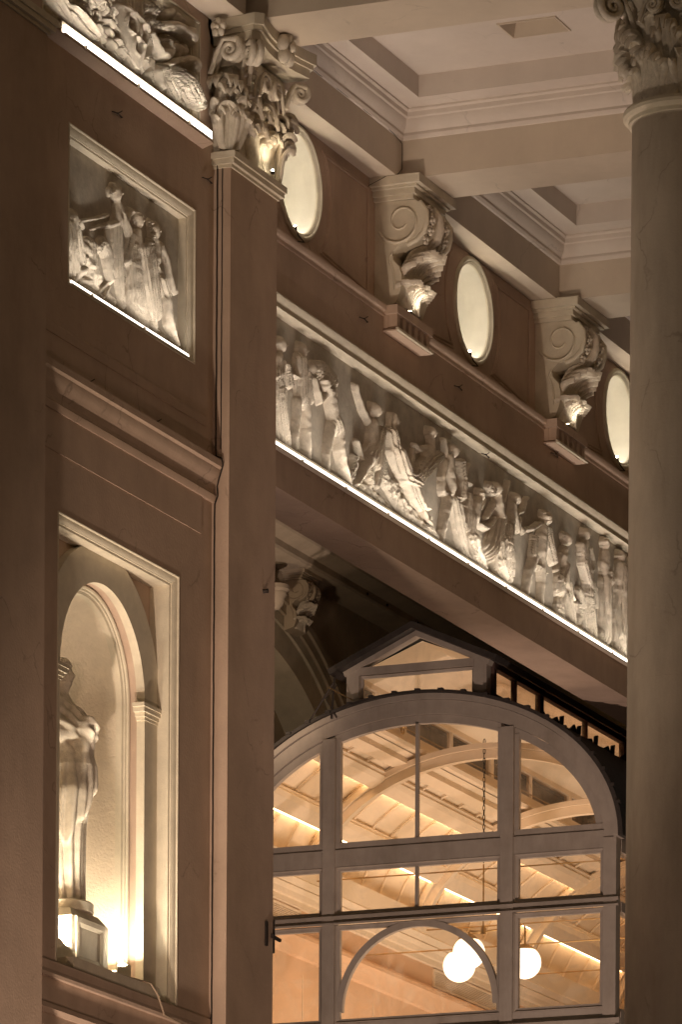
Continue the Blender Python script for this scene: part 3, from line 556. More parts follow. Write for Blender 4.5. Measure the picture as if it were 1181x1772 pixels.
G(H(B,288,510,.075,-1,.12)+[('limb',B((280,540,.06),(270,580,.10),(265,640,.09)),.12,{}),('cloth',B((225,520,.05),(215,620,.07),(205,710,.06)),.11,{'n':3}),('limb',B((290,590,.05),(310,560,.04),(312,540,.03)),.14,{}),('limb',B((270,670,.05),(330,705,.045),(365,675,.04),(378,645,.03)),.15,{}),('cloth',B((240,650,.09),(235,760,.10),(250,860,.09),(280,920,.05)),.12,{'n':4}),('limb',B((250,760,.09),(270,830,.07),(302,935,.03)),.14,{}),('cloth',B((190,820,.04),(210,860,.08),(240,900,.06)),.10,{'n':4})],112)
G(H(B,374,478,.075,1,.14)+[('hair',B((345,465,.07),(355,495,.07),(390,455,.04)),.13,{}),('limb',B((385,520,.06),(390,570,.10),(400,630,.08)),.14,{}),('limb',B((425,545,.05),(440,500,.04),(452,440,.035)),.12,{}),('limb',B((370,570,.05),(350,610,.045),(328,645,.035)),.13,{}),('cloth',B((410,640,.09),(385,740,.16),(350,830,.16)),.13,{'n':6,'sw':.5}),('cloth',B((440,700,.10),(430,800,.20),(440,900,.19),(440,990,.08)),.15,{'n':7,'sw':-.6}),('cloth',B((390,800,.14),(395,900,.14),(420,1000,.06)),.14,{'n':5,'sw':.5}),('limb',B((385,960,.04),(430,1030,.025)),.12,{})],113)
G(H(B,490,535,.07,1,.12)+[('limb',B((478,570,.06),(480,620,.10),(500,690,.08)),.11,{}),('limb',B((510,620,.045),(538,600,.04),(550,550,.035),(562,530,.03)),.14,{}),('cloth',B((470,640,.06),(465,720,.08)),.10,{'n':3}),('limb',B((515,650,.05),(510,720,.04)),.12,{})],114)
G(H(B,660,645,.08,-1,.14)+[('hair',B((650,620,.06),(675,625,.05)),.14,{}),('limb',B((648,700,.07),(645,760,.12),(640,850,.11)),.13,{}),('limb',B((630,680,.05),(595,705,.045),(548,712,.035)),.15,{}),('hair',B((540,705,.04),(545,725,.04)),.15,{}),('cloth',B((670,700,.06),(685,800,.08),(705,895,.05)),.12,{'n':4}),('cloth',B((600,760,.05),(590,850,.06)),.11,{'n':3}),('limb',B((600,870,.08),(568,960,.07),(552,1040,.045),(545,1095,.028)),.12,{}),('limb',B((640,880,.08),(640,960,.065),(640,1010,.05),(628,1150,.028)),.12,{}),('hair',B((625,920,.05),(655,960,.06)),.13,{}),('limb',B((700,890,.04),(712,905,.03)),.12,{})]+FOOT(B,545,1095),115)
G(H(B,782,765,.075,1,.12)+[('hair',B((768,745,.05),(775,735,.04)),.12,{}),('limb',B((770,820,.06),(762,870,.10),(765,920,.09)),.12,{}),('limb',B((750,850,.05),(738,910,.04),(728,940,.035)),.13,{}),('cloth',B((770,920,.08),(745,1000,.10),(740,1060,.08)),.13,{'n':4,'sw':.4}),('cloth',B((760,1060,.11),(745,1160,.13),(750,1250,.12)),.10,{'n':6}),('limb',B((790,950,.05),(790,1010,.05),(800,1060,.05)),.11,{}),('cloth',B((800,1080,.08),(815,1180,.10),(830,1290,.08)),.09,{'n':4})],116)
G(H(B,888,735,.075,1,.11)+[('limb',B((890,780,.06),(895,850,.10),(905,930,.09)),.11,{}),('cloth',B((865,800,.05),(870,900,.06),(895,1000,.05),(918,1070,.03)),.13,{'n':3}),('limb',B((920,820,.05),(935,890,.04),(930,940,.035)),.11,{}),('cloth',B((905,950,.09),(905,1090,.11),(915,1200,.14),(925,1340,.14)),.12,{'n':6}),('limb',B((915,1050,.05),(920,1090,.04)),.13,{}),('cloth',B((860,1060,.08),(880,1160,.08),(880,1280,.06)),.09,{'n':4})],117)
G([('hair',B((850,1130,.05),(860,1180,.06),(855,1230,.05)),.11,{}),('limb',B((820,1010,.02),(830,1080,.02),(850,1120,.02)),.09,{}),('limb',B((955,1010,.02),(955,1140,.02)),.08,{})],118,'carved_vase')
G(H(B,1000,785,.075,-1,.11)+[('limb',B((1005,850,.09),(1000,920,.13),(1005,990,.11)),.12,{}),('cloth',B((1010,960,.08),(1015,1010,.08)),.14,{'n':5}),('cloth',B((1000,1010,.13),(998,1090,.14),(1000,1200,.14),(1000,1320,.14)),.13,{'n':3,'sw':.8}),('limb',B((960,1040,.03),(965,1150,.03)),.1,{}),('cloth',B((985,1320,.12),(990,1410,.10)),.10,{'n':5})],119)
G(H(B,1088,860,.075,1,.11)+[('limb',B((1085,920,.09),(1085,1000,.13)),.12,{}),('cloth',B((1090,940,.12),(1085,1060,.12)),.14,{'n':5,'sw':.6}),('cloth',B((1085,1070,.12),(1085,1180,.15),(1080,1300,.14),(1085,1440,.12)),.13,{'n':4,'sw':.8}),('limb',B((1120,960,.04),(1118,1060,.035)),.13,{})],120)
G(H(B,1155,900,.075,1,.11)+[('limb',B((1155,950,.09),(1160,1040,.12)),.12,{}),('cloth',B((1155,1060,.12),(1150,1200,.15),(1150,1400,.15),(1155,1490,.14)),.13,{'n':5})],121)
carve('ground_line',[('rock',[(50.5,16.485,.02),(65.9,16.485,.02)],.05,{})],PF,fp,res=(.03,.01),seed=122)
# the procession goes on behind the column: further figures share the meshes of the first ones
for o in [c_ for c_ in fp.children if c_.name.startswith(('figure','rock','basket'))][:11]:
    xs=[v.co.x for v in o.data.vertices]
    if min(xs)+11.6>61.9 and max(xs)+11.6<65.9:
        d_=o.copy(); sc.collection.objects.link(d_); d_.parent=fp; d_.location.x+=11.6
# ---- upper wall with round windows
WO=22.6; OZ=19.40; OR=.50; OC=(52.36,57.24,62.0); BU=(49.75,54.80,59.57,64.35)
def oculus_cell(m,uc,u0,u1,z0,z1,r,w,n=64):
    ts=sorted(set([2*PI*i/n for i in range(n)]+[math.atan2(b-OZ,a-uc)%(2*PI) for a in (u0,u1) for b in (z0,z1)])); v=[]
    for t in ts:
        c,s=math.cos(t),math.sin(t); k=1e9
        if c>1e-9:k=min(k,(u1-uc)/c)
        if c<-1e-9:k=min(k,(u0-uc)/c)
        if s>1e-9:k=min(k,(z1-OZ)/s)
        if s<-1e-9:k=min(k,(z0-OZ)/s)
        v+=[(uc+r*c,w,OZ+r*s),(uc+k*c,w,OZ+k*s)]
    N=len(ts); m.add(v,[(2*i,2*i+1,2*((i+1)%N)+1,2*((i+1)%N)) for i in range(N)])
m=MB(); edges=[50.0,54.8,59.57,64.6]
for i,uc in enumerate(OC): oculus_cell(m,uc,edges[i],edges[i+1],18.66,20.001,OR+.055,WO)
m.box(64.6,70,WO,WO+.1,18.66,20.0); m.build('upper_wall',WALL,fw_)
SP_G='small spot lamps clipped to the stonework'
for i,uc in enumerate(OC):
    circ=[(uc+OR*math.cos(2*PI*k/72),OZ+OR*math.sin(2*PI*k/72)) for k in range(72)]
    prof=[(.085,WO-.0),(.085,WO-.018),(.07,WO-.032),(.05,WO-.035),(.035,WO-.024),(.030,WO-.014),(.022,WO-.016),(.014,WO-.006),(.010,WO-.008),(.0,WO+.004),(-.002,WO+.02)]
    MB().loop(circ,prof).build('oculus_moulding',PALE,fw_,smooth=30)
    MB().loop(circ,[(-.002,WO+.02),(-.004,WO+.3),(-.004,WO+.56),(-.05,WO+.56),(-.05,WO+.60)]).build('oculus_reveal',REVEAL,fw_,smooth=30)
    wn=MB().loop([(uc+.46*math.cos(2*PI*k/48),OZ+.46*math.sin(2*PI*k/48)) for k in range(48)],[(0,WO+.53),(-.05,WO+.53),(-.05,WO+.6)]); wn=wn.build('window_frame',RUST,fw_,smooth=30)
    b=MB().box(uc-.42,uc+.42,WO+.55,WO+.575,OZ-.013,OZ+.013); b.box(uc-.013,uc+.013,WO+.551,WO+.574,OZ-.42,OZ+.42); b.build('glazing_bar',PALE,wn)
    MB().add([(uc,WO+.58,OZ)]+[(uc+.43*math.cos(2*PI*k/40),WO+.58,OZ+.43*math.sin(2*PI*k/40)) for k in range(40)],[(0,1+k,1+(k+1)%40) for k in range(40)]).build('pane',GLASS,wn)
    m=MB().box(uc-.7,uc+.7,WO+.75,WO+.78,OZ-.7,OZ+.7).build('room_blind',PALE,fw_)
    # sunk panels either side with a hollow side that follows the window
    for s in (-1,1):
        e=edges[i+1]-.62 if s>0 else edges[i]+.62
        if s<0 and i==0: continue
        z0,z1=OZ-.60,OZ+.46; cr=.84
        inner=[(uc+s*cr*math.cos(a),OZ+cr*math.sin(a)) for a in [R(-38+ (33+38)*k/14) for k in range(15)]]
        inner=[(x,min(max(z,z0),z1)) for x,z in inner]
        path=inner+[(e,z1),(e,z0)]
        if s>0: path=path[::-1]
        path=path if s<0 else path
        sgn=1
        MB().loop(path,[(0,WO-.001),(.0,WO-.016),(.012,WO-.022),(.024,WO-.016),(.028,WO-.004),(.040,WO-.012),(.052,WO-.010),(.056,WO-.001)]).build('wall_panel_moulding',WALL,fw_,smooth=30)
    sp=thing('spot_lamp','small lit spot lamp at the foot of the %s round window'%('leftmost','middle','right hand')[i],'spot lamp',SP_G)
    x=uc-.10; MB().ball((x,WO-.01,OZ-OR+.03),.013,10).build('lens',EM_SPOT,sp)
    k=MB().tube([(x,WO-.02,OZ-OR-.02),(x,WO-.012,OZ-OR+.015)],[.014,.018],8); k.tube([(x-.02,WO-.04,OZ-OR-.14),(x+.12,WO-.06,OZ-OR-.11),(x+.02,WO-.05,OZ-OR-.08),(x,WO-.02,OZ-OR-.02)],.008,6); k.build('housing',IRON,sp)
    lamp('POINT','spot_lamp_light',(uc-.05,WO+.12,OZ-OR+.12),11,(1,.91,.76),shadow_soft_size=.05)
# ---- lintel carried by the brackets
m=MB(); m.box(UA,UB,22.30,22.598,20.0,20.40); m.box(UA,UB,22.30,22.598,20.40,21.3); m.build('lintel',BEAM,fw_)
MB().box(45.0,UA-1.2,21.80,22.158,20.0,21.2).build('lintel',BEAM,bay)
# ---- brackets
lb=frond_leaf('acanthus_leaf',.70,.30,R(95),nf=13,tip=.60,lean=.16,point=.9,thick=.02,nv=30)
lb2=frond_leaf('small_leaf',.38,.22,R(105),nf=11,tip=.55,lean=.2,point=.9,thick=.02)
def bracket(parent,uc,wall,zt,s=1.0,mats=(PALE,SCULPT),name='scroll_bracket'):
    hw=.37*s
    def Wd(d): return wall-d*s
    def Zt(h): return zt-h*s*.85
    body=[(wall,Zt(.26)),(Wd(.46),Zt(.27)),(Wd(.53),Zt(.34)),(Wd(.565),Zt(.44)),(Wd(.565),Zt(.56)),(Wd(.53),Zt(.66)),(Wd(.46),Zt(.74)),(Wd(.36),Zt(.79)),(Wd(.27),Zt(.82)),(Wd(.20),Zt(.90)),(Wd(.21),Zt(.99)),(Wd(.28),Zt(1.08)),(Wd(.31),Zt(1.20)),(Wd(.30),Zt(1.36)),(Wd(.25),Zt(1.52)),(wall,Zt(1.60))]
    root=MB().prism(body,'x',uc-hw,uc+hw).build(name,mats[0],parent,smooth=40)
    k=MB()
    for off,a,b in ((.50,.26,.21),(.53,.21,.14),(.57,.14,.11),(.62,.11,.0)): k.box(uc-hw-(off-.46)*s,uc+hw+(off-.46)*s,Wd(off-.05),wall-.002,Zt(a),Zt(b)-.002)
    k.build('bracket_cap',mats[0],root)
    # raised spiral fillets on both cheeks
    for sd in (-1,1):
        x=uc+sd*(hw+.004*s); cw,cz=Wd(.30),Zt(.52)
        k=MB(); pts=[(x,cw-q[0],cz+q[1]) for q in spiral(.265*s,.07*s,1.35,n=50,th0=200)]
        k.tube(pts,[.020*s*(1-.4*i/50) for i in range(51)],6)
        q=[(x,Wd(.20),Zt(.90)),(x,Wd(.17),Zt(1.0)),(x,Wd(.22),Zt(1.14)),(x,Wd(.24),Zt(1.36))]; k.tube(q,.014*s,6)
        k.build('cheek_scroll',mats[0],root,smooth=60)
    # front of the big roll: raised border, cable band and rosettes
    fr=[(Wd(.50),Zt(.30)),(Wd(.575),Zt(.42)),(Wd(.58),Zt(.56)),(Wd(.545),Zt(.68)),(Wd(.46),Zt(.765)),(Wd(.36),Zt(.81))]
    for x in (uc-hw+.03*s,uc+hw-.03*s): MB().tube([(x,a,b) for a,b in fr],.030*s,8).build('border',mats[0],root,smooth=60)
    MB().tube([(uc,a-.01*s,b) for a,b in fr],[.05*s,.055*s,.055*s,.05*s,.045*s,.03*s],10).build('centre_roll',mats[1],root,smooth=60)
    for x in (-.2,.2):
        for j in range(4):
            a,b=fr[j+1]; m=MB(); rs_=.055*s; a2,b2=fr[j]; a=(a+a2)/2; b=(b+b2)/2
            for q in range(5): t=2*PI*q/5+j; m.ball((uc+x*s+rs_*.7*math.cos(t),a-.012*s,b+rs_*.7*math.sin(t)),rs_*.45,6)
            m.ball((uc+x*s,a-.03*s,b),rs_*.45,6); m.build('rosette',mats[1],root,smooth=60)
    place(lb,'acanthus_leaf',root,(uc,Wd(.24),Zt(1.50)),-90,(1.05*s,1.0*s,.88*s))
    place(lb,'acanthus_leaf',root,(uc+.02*s,Wd(.22),Zt(1.46)),-90,(.8*s,.72*s,.95*s))
    for x,a in ((-.17,-112),(.17,-68),(0,-90)): place(lb2,'small_leaf',root,(uc+x*s,Wd(.27),Zt(1.55)),a,(.85*s,.9*s,.82*s))
    return root
for i,uc in enumerate((54.78,59.56,64.35)):
    b=bracket(fw_,uc,WO,20.0-.003)
    # drop with guttae
    MB().box(uc-.50,uc+.50,22.28,WO-.001,18.555,18.645).build('bracket_base',WALL,fw_)
    MB().box(uc-.47,uc+.47,22.40,WF+.0,18.40,18.554).build('bracket_base',WALL,fw_)
    MB().box(uc-.50,uc+.50,22.27,22.30,18.375,18.402).build('drop_rail',PALE,fw_)
    MB().box(uc-.50,uc+.50,22.301,22.449,18.37,18.385).build('bracket_base',WALL,fw_)
    for k in range(6): 
        x=uc-.42+.168*k; MB().prism([(22.30,18.554),(22.302,18.403),(22.399,18.403),(22.399,18.554)],'x',x-.04,x+.04).build('drop_block',WALL,fw_)
    if i<2:
        sp=thing('spot_lamp','small lit spot lamp at the foot of the %s scroll bracket'%('left hand','right hand')[i],'spot lamp',SP_G)
        MB().tube([(uc-.10,22.30,18.646),(uc-.10,22.30,18.67)],[.02,.022],8).build('housing',IRON,sp); MB().ball((uc-.10,22.30,18.678),.012,8).build('lens',EM_SPOT,sp)
        lamp('SPOT','spot_lamp_light',(uc-.04,22.17,18.66),3.6,(1,.88,.68),aim=(uc,22.34,19.2),spot_size=R(105),spot_blend=.7,shadow_soft_size=.03)
sp=thing('spot_lamp','small lit spot lamp among the leaves of the big pilaster capital','spot lamp',SP_G)
MB().tube([(50.1,21.90,18.75),(50.1,21.90,18.775)],[.02,.022],8).build('housing',IRON,sp); MB().ball((50.1,21.90,18.78),.016,8).build('lens',EM_SPOT,sp)
lamp('SPOT','spot_lamp_light',(50.12,21.80,18.78),9,(1,.82,.56),aim=(50.0,21.98,19.3),spot_size=R(100),spot_blend=.7,shadow_soft_size=.03)
#@@SPLIT
# ================================================================== portico ceiling
ceil=thing('portico_ceiling','coffered plaster ceiling of the portico with deep cross beams','ceiling')
BW=((49.32,50.20),(54.42,55.22),(59.16,60.02),(63.9,64.8))
for a,b in BW: MB().box(a,b,16.0,22.299,20.0,21.6).build('cross_beam',BEAM,ceil)
MB().box(44,66,16.0,16.9,20.0,21.6).build('edge_beam',BEAM,ceil)
for i in range(3):
    a=BW[i][1]; b=BW[i+1][0]; w0,w1=16.9,22.299
    # moulding round the coffer
    path=[(a,w0),(b,w0),(b,w1),(a,w1)]
    prof=[(0,20.40),(-.02,20.41),(-.035,20.44),(-.03,20.47),(-.045,20.49),(-.075,20.53),(-.085,20.60),(-.10,20.615),(-.105,20.66),(-.125,20.68),(-.125,20.72)]
    # loop() offsets in the plane; use plane map by hand
    mb=MB(); mb.loop(path,prof,plane='w'); mb.v=[(x,z,y) for x,y,z in mb.v]; mb.build('coffer_moulding',CEIL,ceil,smooth=30)
    ra,rb,rw0,rw1=a+.42,b-.40,17.35,21.95
    mb=MB(); hole_wall(mb,a,b,w0,w1,[(ra,rb,rw0,rw1)],20.70,20.95); mb.v=[(x,z,y) for x,y,z in mb.v]; mb.build('coffer_soffit',CEIL,ceil)
    vu,vw=(a+b)/2+.55,20.0
    mb=MB(); hole_wall(mb,ra-.05,rb+.05,rw0-.05,rw1+.05,[(vu,vu+.42,vw,vw+.60)],20.93,20.97); mb.v=[(x,z,y) for x,y,z in mb.v]; mb.build('coffer_panel',CEIL,ceil)
    mb=MB().loop([(vu-.0,vw),(vu+.42,vw),(vu+.42,vw+.60),(vu,vw+.60)],[(0.02,20.93),(.02,20.915),(-.0,20.915),(-.01,20.95),(-.05,21.1)]); mb.v=[(x,z,y) for x,y,z in mb.v]; mb.build('vent_frame',BEAM,ceil)
    mb=MB().box(vu,vu+.42,vw,vw+.6,21.1,21.12); mb.build('vent_lid',BEAM,ceil)
MB().box(44,66,16,22.3,21.62,21.7).build('roof_slab',BEAM,ceil)
# ================================================================== column
CU,CW=49.80,17.49
col=thing('column','tall smooth round stone column with leafy capital along the right edge','column')
ZT=18.69
def rad(z): t=z/ZT; return .552-.030*t**2
prof=[(rad(z),z) for z in np.linspace(0,ZT-.12,30)]+[(rad(ZT)-.0,ZT-.11),(rad(ZT)+.012,ZT-.09)]
MB().lathe(prof,CU,CW,96).build('shaft',COL,col,smooth=30)
MB().lathe([(rad(ZT),ZT-.10),(rad(ZT)+.03,ZT-.095),(rad(ZT)+.035,ZT-.06),(rad(ZT)+.06,ZT-.055),(rad(ZT)+.085,ZT-.03),(rad(ZT)+.09,ZT),(rad(ZT)+.075,ZT+.03),(rad(ZT)+.04,ZT+.045),(rad(ZT)-.02,ZT+.05)],CU,CW,96).build('neck_ring',PALE,col,smooth=30)
capm=MB().lathe([(.50,ZT),(.49,ZT+.3),(.50,ZT+.7),(.56,ZT+.95),(.66,ZT+1.06)],CU,CW,48); capc=capm.build('capital',SCULPT,col,smooth=40)
for k in range(8):
    a=k*45; r=.49; place(L_SM,'acanthus_leaf',capc,(CU+r*math.cos(R(a+22.5)),CW+r*math.sin(R(a+22.5)),ZT+.04),a+22.5,(1.12,1.05,1.22))
    place(L_BIG,'acanthus_leaf',capc,(CU+r*math.cos(R(a)),CW+r*math.sin(R(a)),ZT+.06),a,(.98,1.1,1.12))
    place(L_THIN,'small_leaf',capc,(CU+.52*math.cos(R(a+22.5)),CW+.52*math.sin(R(a+22.5)),ZT+.52),a+22.5,(1.3,1.2,1.2))
for k in range(4):
    a=45+90*k; m=MB(); volute(m,(CU+.80*math.cos(R(a)),CW+.80*math.sin(R(a)),ZT+.92),a,.155,.09); m.build('volute',SCULPT,capc,smooth=50)
    for d in (-1,1):
        m=MB(); t=R(90*k); volute(m,(CU+.60*math.cos(t)-d*.13*math.sin(t),CW+.60*math.sin(t)+d*.13*math.cos(t),ZT+.88),90*k-d*90,.085,.06); m.build('volute',SCULPT,capc,smooth=50)
    fleuron(capc,(CU+.72*math.cos(R(90*k)),CW+.72*math.sin(R(90*k)),ZT+1.19),90*k)
abacus(CU,CW,.82,.82,ZT+1.08,19.997,PALE,capc,concave=.16)
# drum joints
for z in (16.05,13.3,10.9): MB().lathe([(rad(z)+.0015,z-.004),(rad(z)+.003,z),(rad(z)+.0015,z+.004)],CU,CW,96).build('drum_joint',COL,col,smooth=60)
# ================================================================== loggia behind
WG=27.60
lg=thing('loggia_wall','dim stone wall with a great arch behind the frieze wall, above the glasshouse','wall')
AU,AZ=62.4,13.8
def arch_wall(m,r,w,u0,u1,z0,z1,n=60):
    ts=sorted(set([PI*i/n for i in range(n+1)]+[math.atan2(z1-AZ,u1-AU),math.atan2(z1-AZ,u0-AU)])); v=[]
    for t in ts:
        c,s=math.cos(t),math.sin(t);k=1e9
        if c>1e-6:k=min(k,(u1-AU)/c)
        if c<-1e-6:k=min(k,(u0-AU)/c)
        if s>1e-6:k=min(k,(z1-AZ)/s)
        v+=[(AU+r*c,w,AZ+r*s),(AU+k*c,w,AZ+k*s)]
    m.add(v,[(2*i,2*i+1,2*i+3,2*i+2) for i in range(len(ts)-1)])
m=MB(); arch_wall(m,4.27,WG-.12,57.2,84,0,18.6); m.build('wall',LOGGIA,lg)
def ring(m,r0,r1,w,wb):
    a=arc(AU,AZ,r0,r0,24,156,72); b=arc(AU,AZ,r1,r1,24,156,72); v=[]
    for p,q in zip(a,b): v+=[(p[0],w,p[1]),(q[0],w,q[1]),(p[0],wb,p[1]),(q[0],wb,q[1])]
    m.add(v,[x for i in range(72) for x in ((4*i,4*i+1,4*i+5,4*i+4),(4*i,4*i+4,4*i+6,4*i+2),(4*i+1,4*i+3,4*i+7,4*i+5))])
for r0,r1,w in ((4.20,4.30,-.19),(4.08,4.20,-.15),(3.95,4.08,-.11),(3.62,3.95,-.07)):
    m=MB(); ring(m,r0,r1-.002,WG+w,WG+.5); m.build('arch_moulding',PALE if r0<4 else LOGGIA,lg,smooth=30)
MB().box(57.2,84,WG+.45,WG+.5,8,18.2).build('tympanum',LOGGIA,lg)
MB().tube([(57.5,WG+.30,16.55),(64.3,WG-.2,15.9)],.012,6).build('tie_rod',IRON,lg)
prof=[(WG,18.30),(WG-.50,18.33),(WG-.52,18.36),(WG-.52,18.44),(WG-.62,18.46),(WG-.72,18.50),(WG-.78,18.58),(WG-.95,18.62),(WG-1.0,18.66),(WG-1.0,18.72),(WG-1.3,18.80),(WG-1.5,19.0),(WG,19.1)]
MB().prism(prof,'x',57.2,84).build('cornice',LOGGIA,lg,smooth=25)
k=MB(); 
for x in (65.0,65.65,66.7,67.2,68.6): MB().box(x,x+.04,WG-.53,WG-.521,18.38,18.41).build('bolt',BLACK,lg)
bracket(lg,63.5,WG-.12,18.33,.54,(LOGGIA,LOGGIA),'keystone_bracket')
k=MB(); k.lathe([(.0,17.68),(.05,17.69),(.095,17.75),(.11,17.82),(.14,17.86),(.14,17.90),(.17,17.93),(.17,17.98),(.0,17.98)],62.62,WG-.30,24); k.build('small_capital',LOGGIA,lg,smooth=40)
MB().box(57,84,22.98,30,19.1,19.2).build('loggia_ceiling',LOGGIA,lg)
MB().box(57,84,30,30.1,0,19.1).build('back_wall',LOGGIA,lg)
# ================================================================== glasshouse
GU=61.5; GC=24.96; GE=76.0
gh=thing('glasshouse','arched timber glasshouse front with lit interior seen under the frieze wall','glasshouse')
GZ=14.35
def ell(rx,rz,t0,t1,n=60): return [(GC+rx*math.cos(R(t0+(t1-t0)*i/n)),GZ+rz*math.sin(R(t0+(t1-t0)*i/n))) for i in range(n+1)]
# front arch band
def ebandx(m,rx0,rz0,rx1,rz1,u0,u1,t0=0,t1=180,n=72):
    a=ell(rx0,rz0,t0,t1,n); b=ell(rx1,rz1,t0,t1,n); v=[]
    for p,q in zip(a,b): v+=[(u0,p[0],p[1]),(u0,q[0],q[1]),(u1,p[0],p[1]),(u1,q[0],q[1])]
    f=[x for i in range(n) for x in ((4*i,4*i+1,4*i+5,4*i+4),(4*i+2,4*i+6,4*i+7,4*i+3),(4*i,4*i+4,4*i+6,4*i+2),(4*i+1,4*i+3,4*i+7,4*i+5))]
    e=4*n; f+=[(0,2,3,1),(e,e+1,e+3,e+2)]
    m.add(v,f)
m=MB(); ebandx(m,2.40,1.63,2.53,1.80,GU-.06,GU+.08); m.build('arch_frame',TIMBER,gh,smooth=30)
m=MB(); ebandx(m,2.534,1.804,2.60,1.87,GU-.10,GU+.10); m.build('arch_bead',TIMBER,gh,smooth=30)
m=MB(); ebandx(m,2.30,1.53,2.397,1.627,GU-.02,GU+.06); m.build('arch_sash',TIMBER,gh,smooth=30)
m=MB(); ebandx(m,2.604,1.874,2.66,1.905,GU-.14,GU+.11); ebandx(m,2.604,1.874,2.66,1.905,GU+.111,GE,0,69.5); ebandx(m,2.604,1.874,2.66,1.905,GU+.111,GE,110.5,180); m.build('roof_skin',LEAD,gh,smooth=30)
for i in range(26):
    t=R(8+i*6.4); w=GC+2.66*math.cos(t); z=GZ+1.905*math.sin(t)
    MB().box(GU-.16,GU-.10,w-.03,w+.03,z-.02,z+.015).build('flashing_clip',LEAD,gh)
def bar(name,w0,w1,z0,z1,d0=-.05,d1=.06,mt=None): return MB().box(GU+d0,GU+d1,w0,w1,z0,z1).build(name,mt or TIMBER,gh)
# posts (w ranges) and rails
posts=((22.40,22.56),(23.70,23.86),(25.99,26.15),(27.3,27.42))
for i,(a,b) in enumerate(posts):
    zt=GZ+1.6*math.sqrt(max(0,1-(((a+b)/2-GC)/2.42)**2)); bar('post',a,b,0,zt,-.075,.07)
for z0,z1,d in ((14.24,14.44,-.05),(13.565,13.65,-.05),(12.02,12.36,-.05)): bar('rail',22.561,23.699,z0,z1,d); bar('rail',23.861,25.989,z0,z1,d); bar('rail',26.151,27.299,z0,z1,d)
for z0,z1 in ((13.60,13.64),(13.54,13.56)): bar('rail_bead',22.36,27.4,z0,z1,-.11,-.078)
bar('sill_bead',22.33,27.4,12.16,12.22,-.13,-.078)
def sash(w0,w1,z0,z1,mid=False,fw=.055,name='window_sash'):
    s=MB().loop([(w0,z0),(w1,z0),(w1,z1),(w0,z1)],[(0,GU-.03),(0,GU-.045),(-.012,GU-.05),(-.02,GU-.03),(-.03,GU-.025),(-fw,GU-.02),(-fw,GU+.04),(0,GU+.04)],plane='u').build(name,TIMBER,gh)
    if mid: c=24.95; MB().box(GU-.02,GU+.03,c-.018,c+.018,z0+fw,z1-fw).build('glazing_bar',TIMBER,s)
    n=2 if mid else 1
    ed=[w0+fw]+([24.95] if mid else [])+[w1-fw]
    for a,b in zip(ed[:-1],ed[1:]):
        MB().box(GU+.008,GU+.012,a+.0,b-.0,z0+fw,z1-fw).build('pane',GLASS,s)
    return s
for w0,w1,mid in ((22.561,23.699,False),(23.861,25.989,True),(26.151,27.299,False)):
    sash(w0,w1,13.651,14.239,mid)
    sash(w0,w1,12.361,13.539,False)
# arched top lights
def toplight(w0,w1,mid=False):
    z0=14.441; N=24
    def zt(w,rx,rz): return GZ+rz*math.sqrt(max(0,1-((w-GC)/rx)**2))
    m=MB(); fw=.055
    m.box(GU-.03,GU+.04,w0,w1,z0,z0+fw+.03)
    for a,b in ((w0,w0+fw),(w1-fw,w1)):
        zz_=zt((a+b)/2,2.34,1.57); 
        if zz_>z0+.2: m.box(GU-.028,GU+.038,a,b,z0+fw+.03,zz_)
    s=m.build('window_sash',TIMBER,gh)
    if mid: MB().box(GU-.02,GU+.03,GC-.028,GC+.012,z0+fw+.03,GZ+1.55).build('glazing_bar',TIMBER,s)
    ed=[w0+fw]+([GC] if mid else [])+[w1-fw]
    for a,b in zip(ed[:-1],ed[1:]):
        top=[(GU+.01,a+(b-a)*i/N,zt(a+(b-a)*i/N,2.36,1.59)) for i in range(N+1)]; top=[p for p in top if p[2]>z0+.09]
        v=[(GU+.01,top[0][1],z0+.08),(GU+.01,top[-1][1],z0+.08)]+top[::-1]
        MB().add(v,[tuple(range(len(v)))]).build('pane',GLASS,s)
toplight(22.561,23.699); toplight(23.861,25.989,True); toplight(26.151,27.299)
# inner half-round of the door head
def half(m,r0,r1,wc,zc,n=40):
    v=[]
    for i in range(n+1):
        t=PI*i/n; 
        for r in (r0,r1):
            for u in (GU-.035,GU+.035): v.append((u,wc+r*math.cos(t),zc+r*math.sin(t)))
    m.add(v,[x for i in range(n) for x in ((4*i,4*i+2,4*i+6,4*i+4),(4*i+1,4*i+5,4*i+7,4*i+3),(4*i,4*i+4,4*i+5,4*i+1),(4*i+2,4*i+3,4*i+7,4*i+6))])
m=MB(); half(m,.965,1.045,24.93,12.50); m.build('door_head',TIMBER,gh,smooth=30)
# right hand side wall
for z0,z1 in ((12.02,12.36),(13.5,13.62),(14.2,14.42)): MB().box(GU+.12,GE,22.40,22.52,z0,z1).build('side_rail',TIMBER,gh)
for j,x in enumerate(np.arange(GU+1.3,GE,1.3)): MB().box(x,x+.09,22.39,22.53,12.0,14.42).build('side_post',TIMBER,gh)
MB().box(GU+.12,GE,22.455,22.46,12.361,13.499).build('side_pane',DGLASS,gh); MB().box(GU+.12,GE,22.455,22.46,13.621,14.199).build('side_pane',DGLASS,gh)
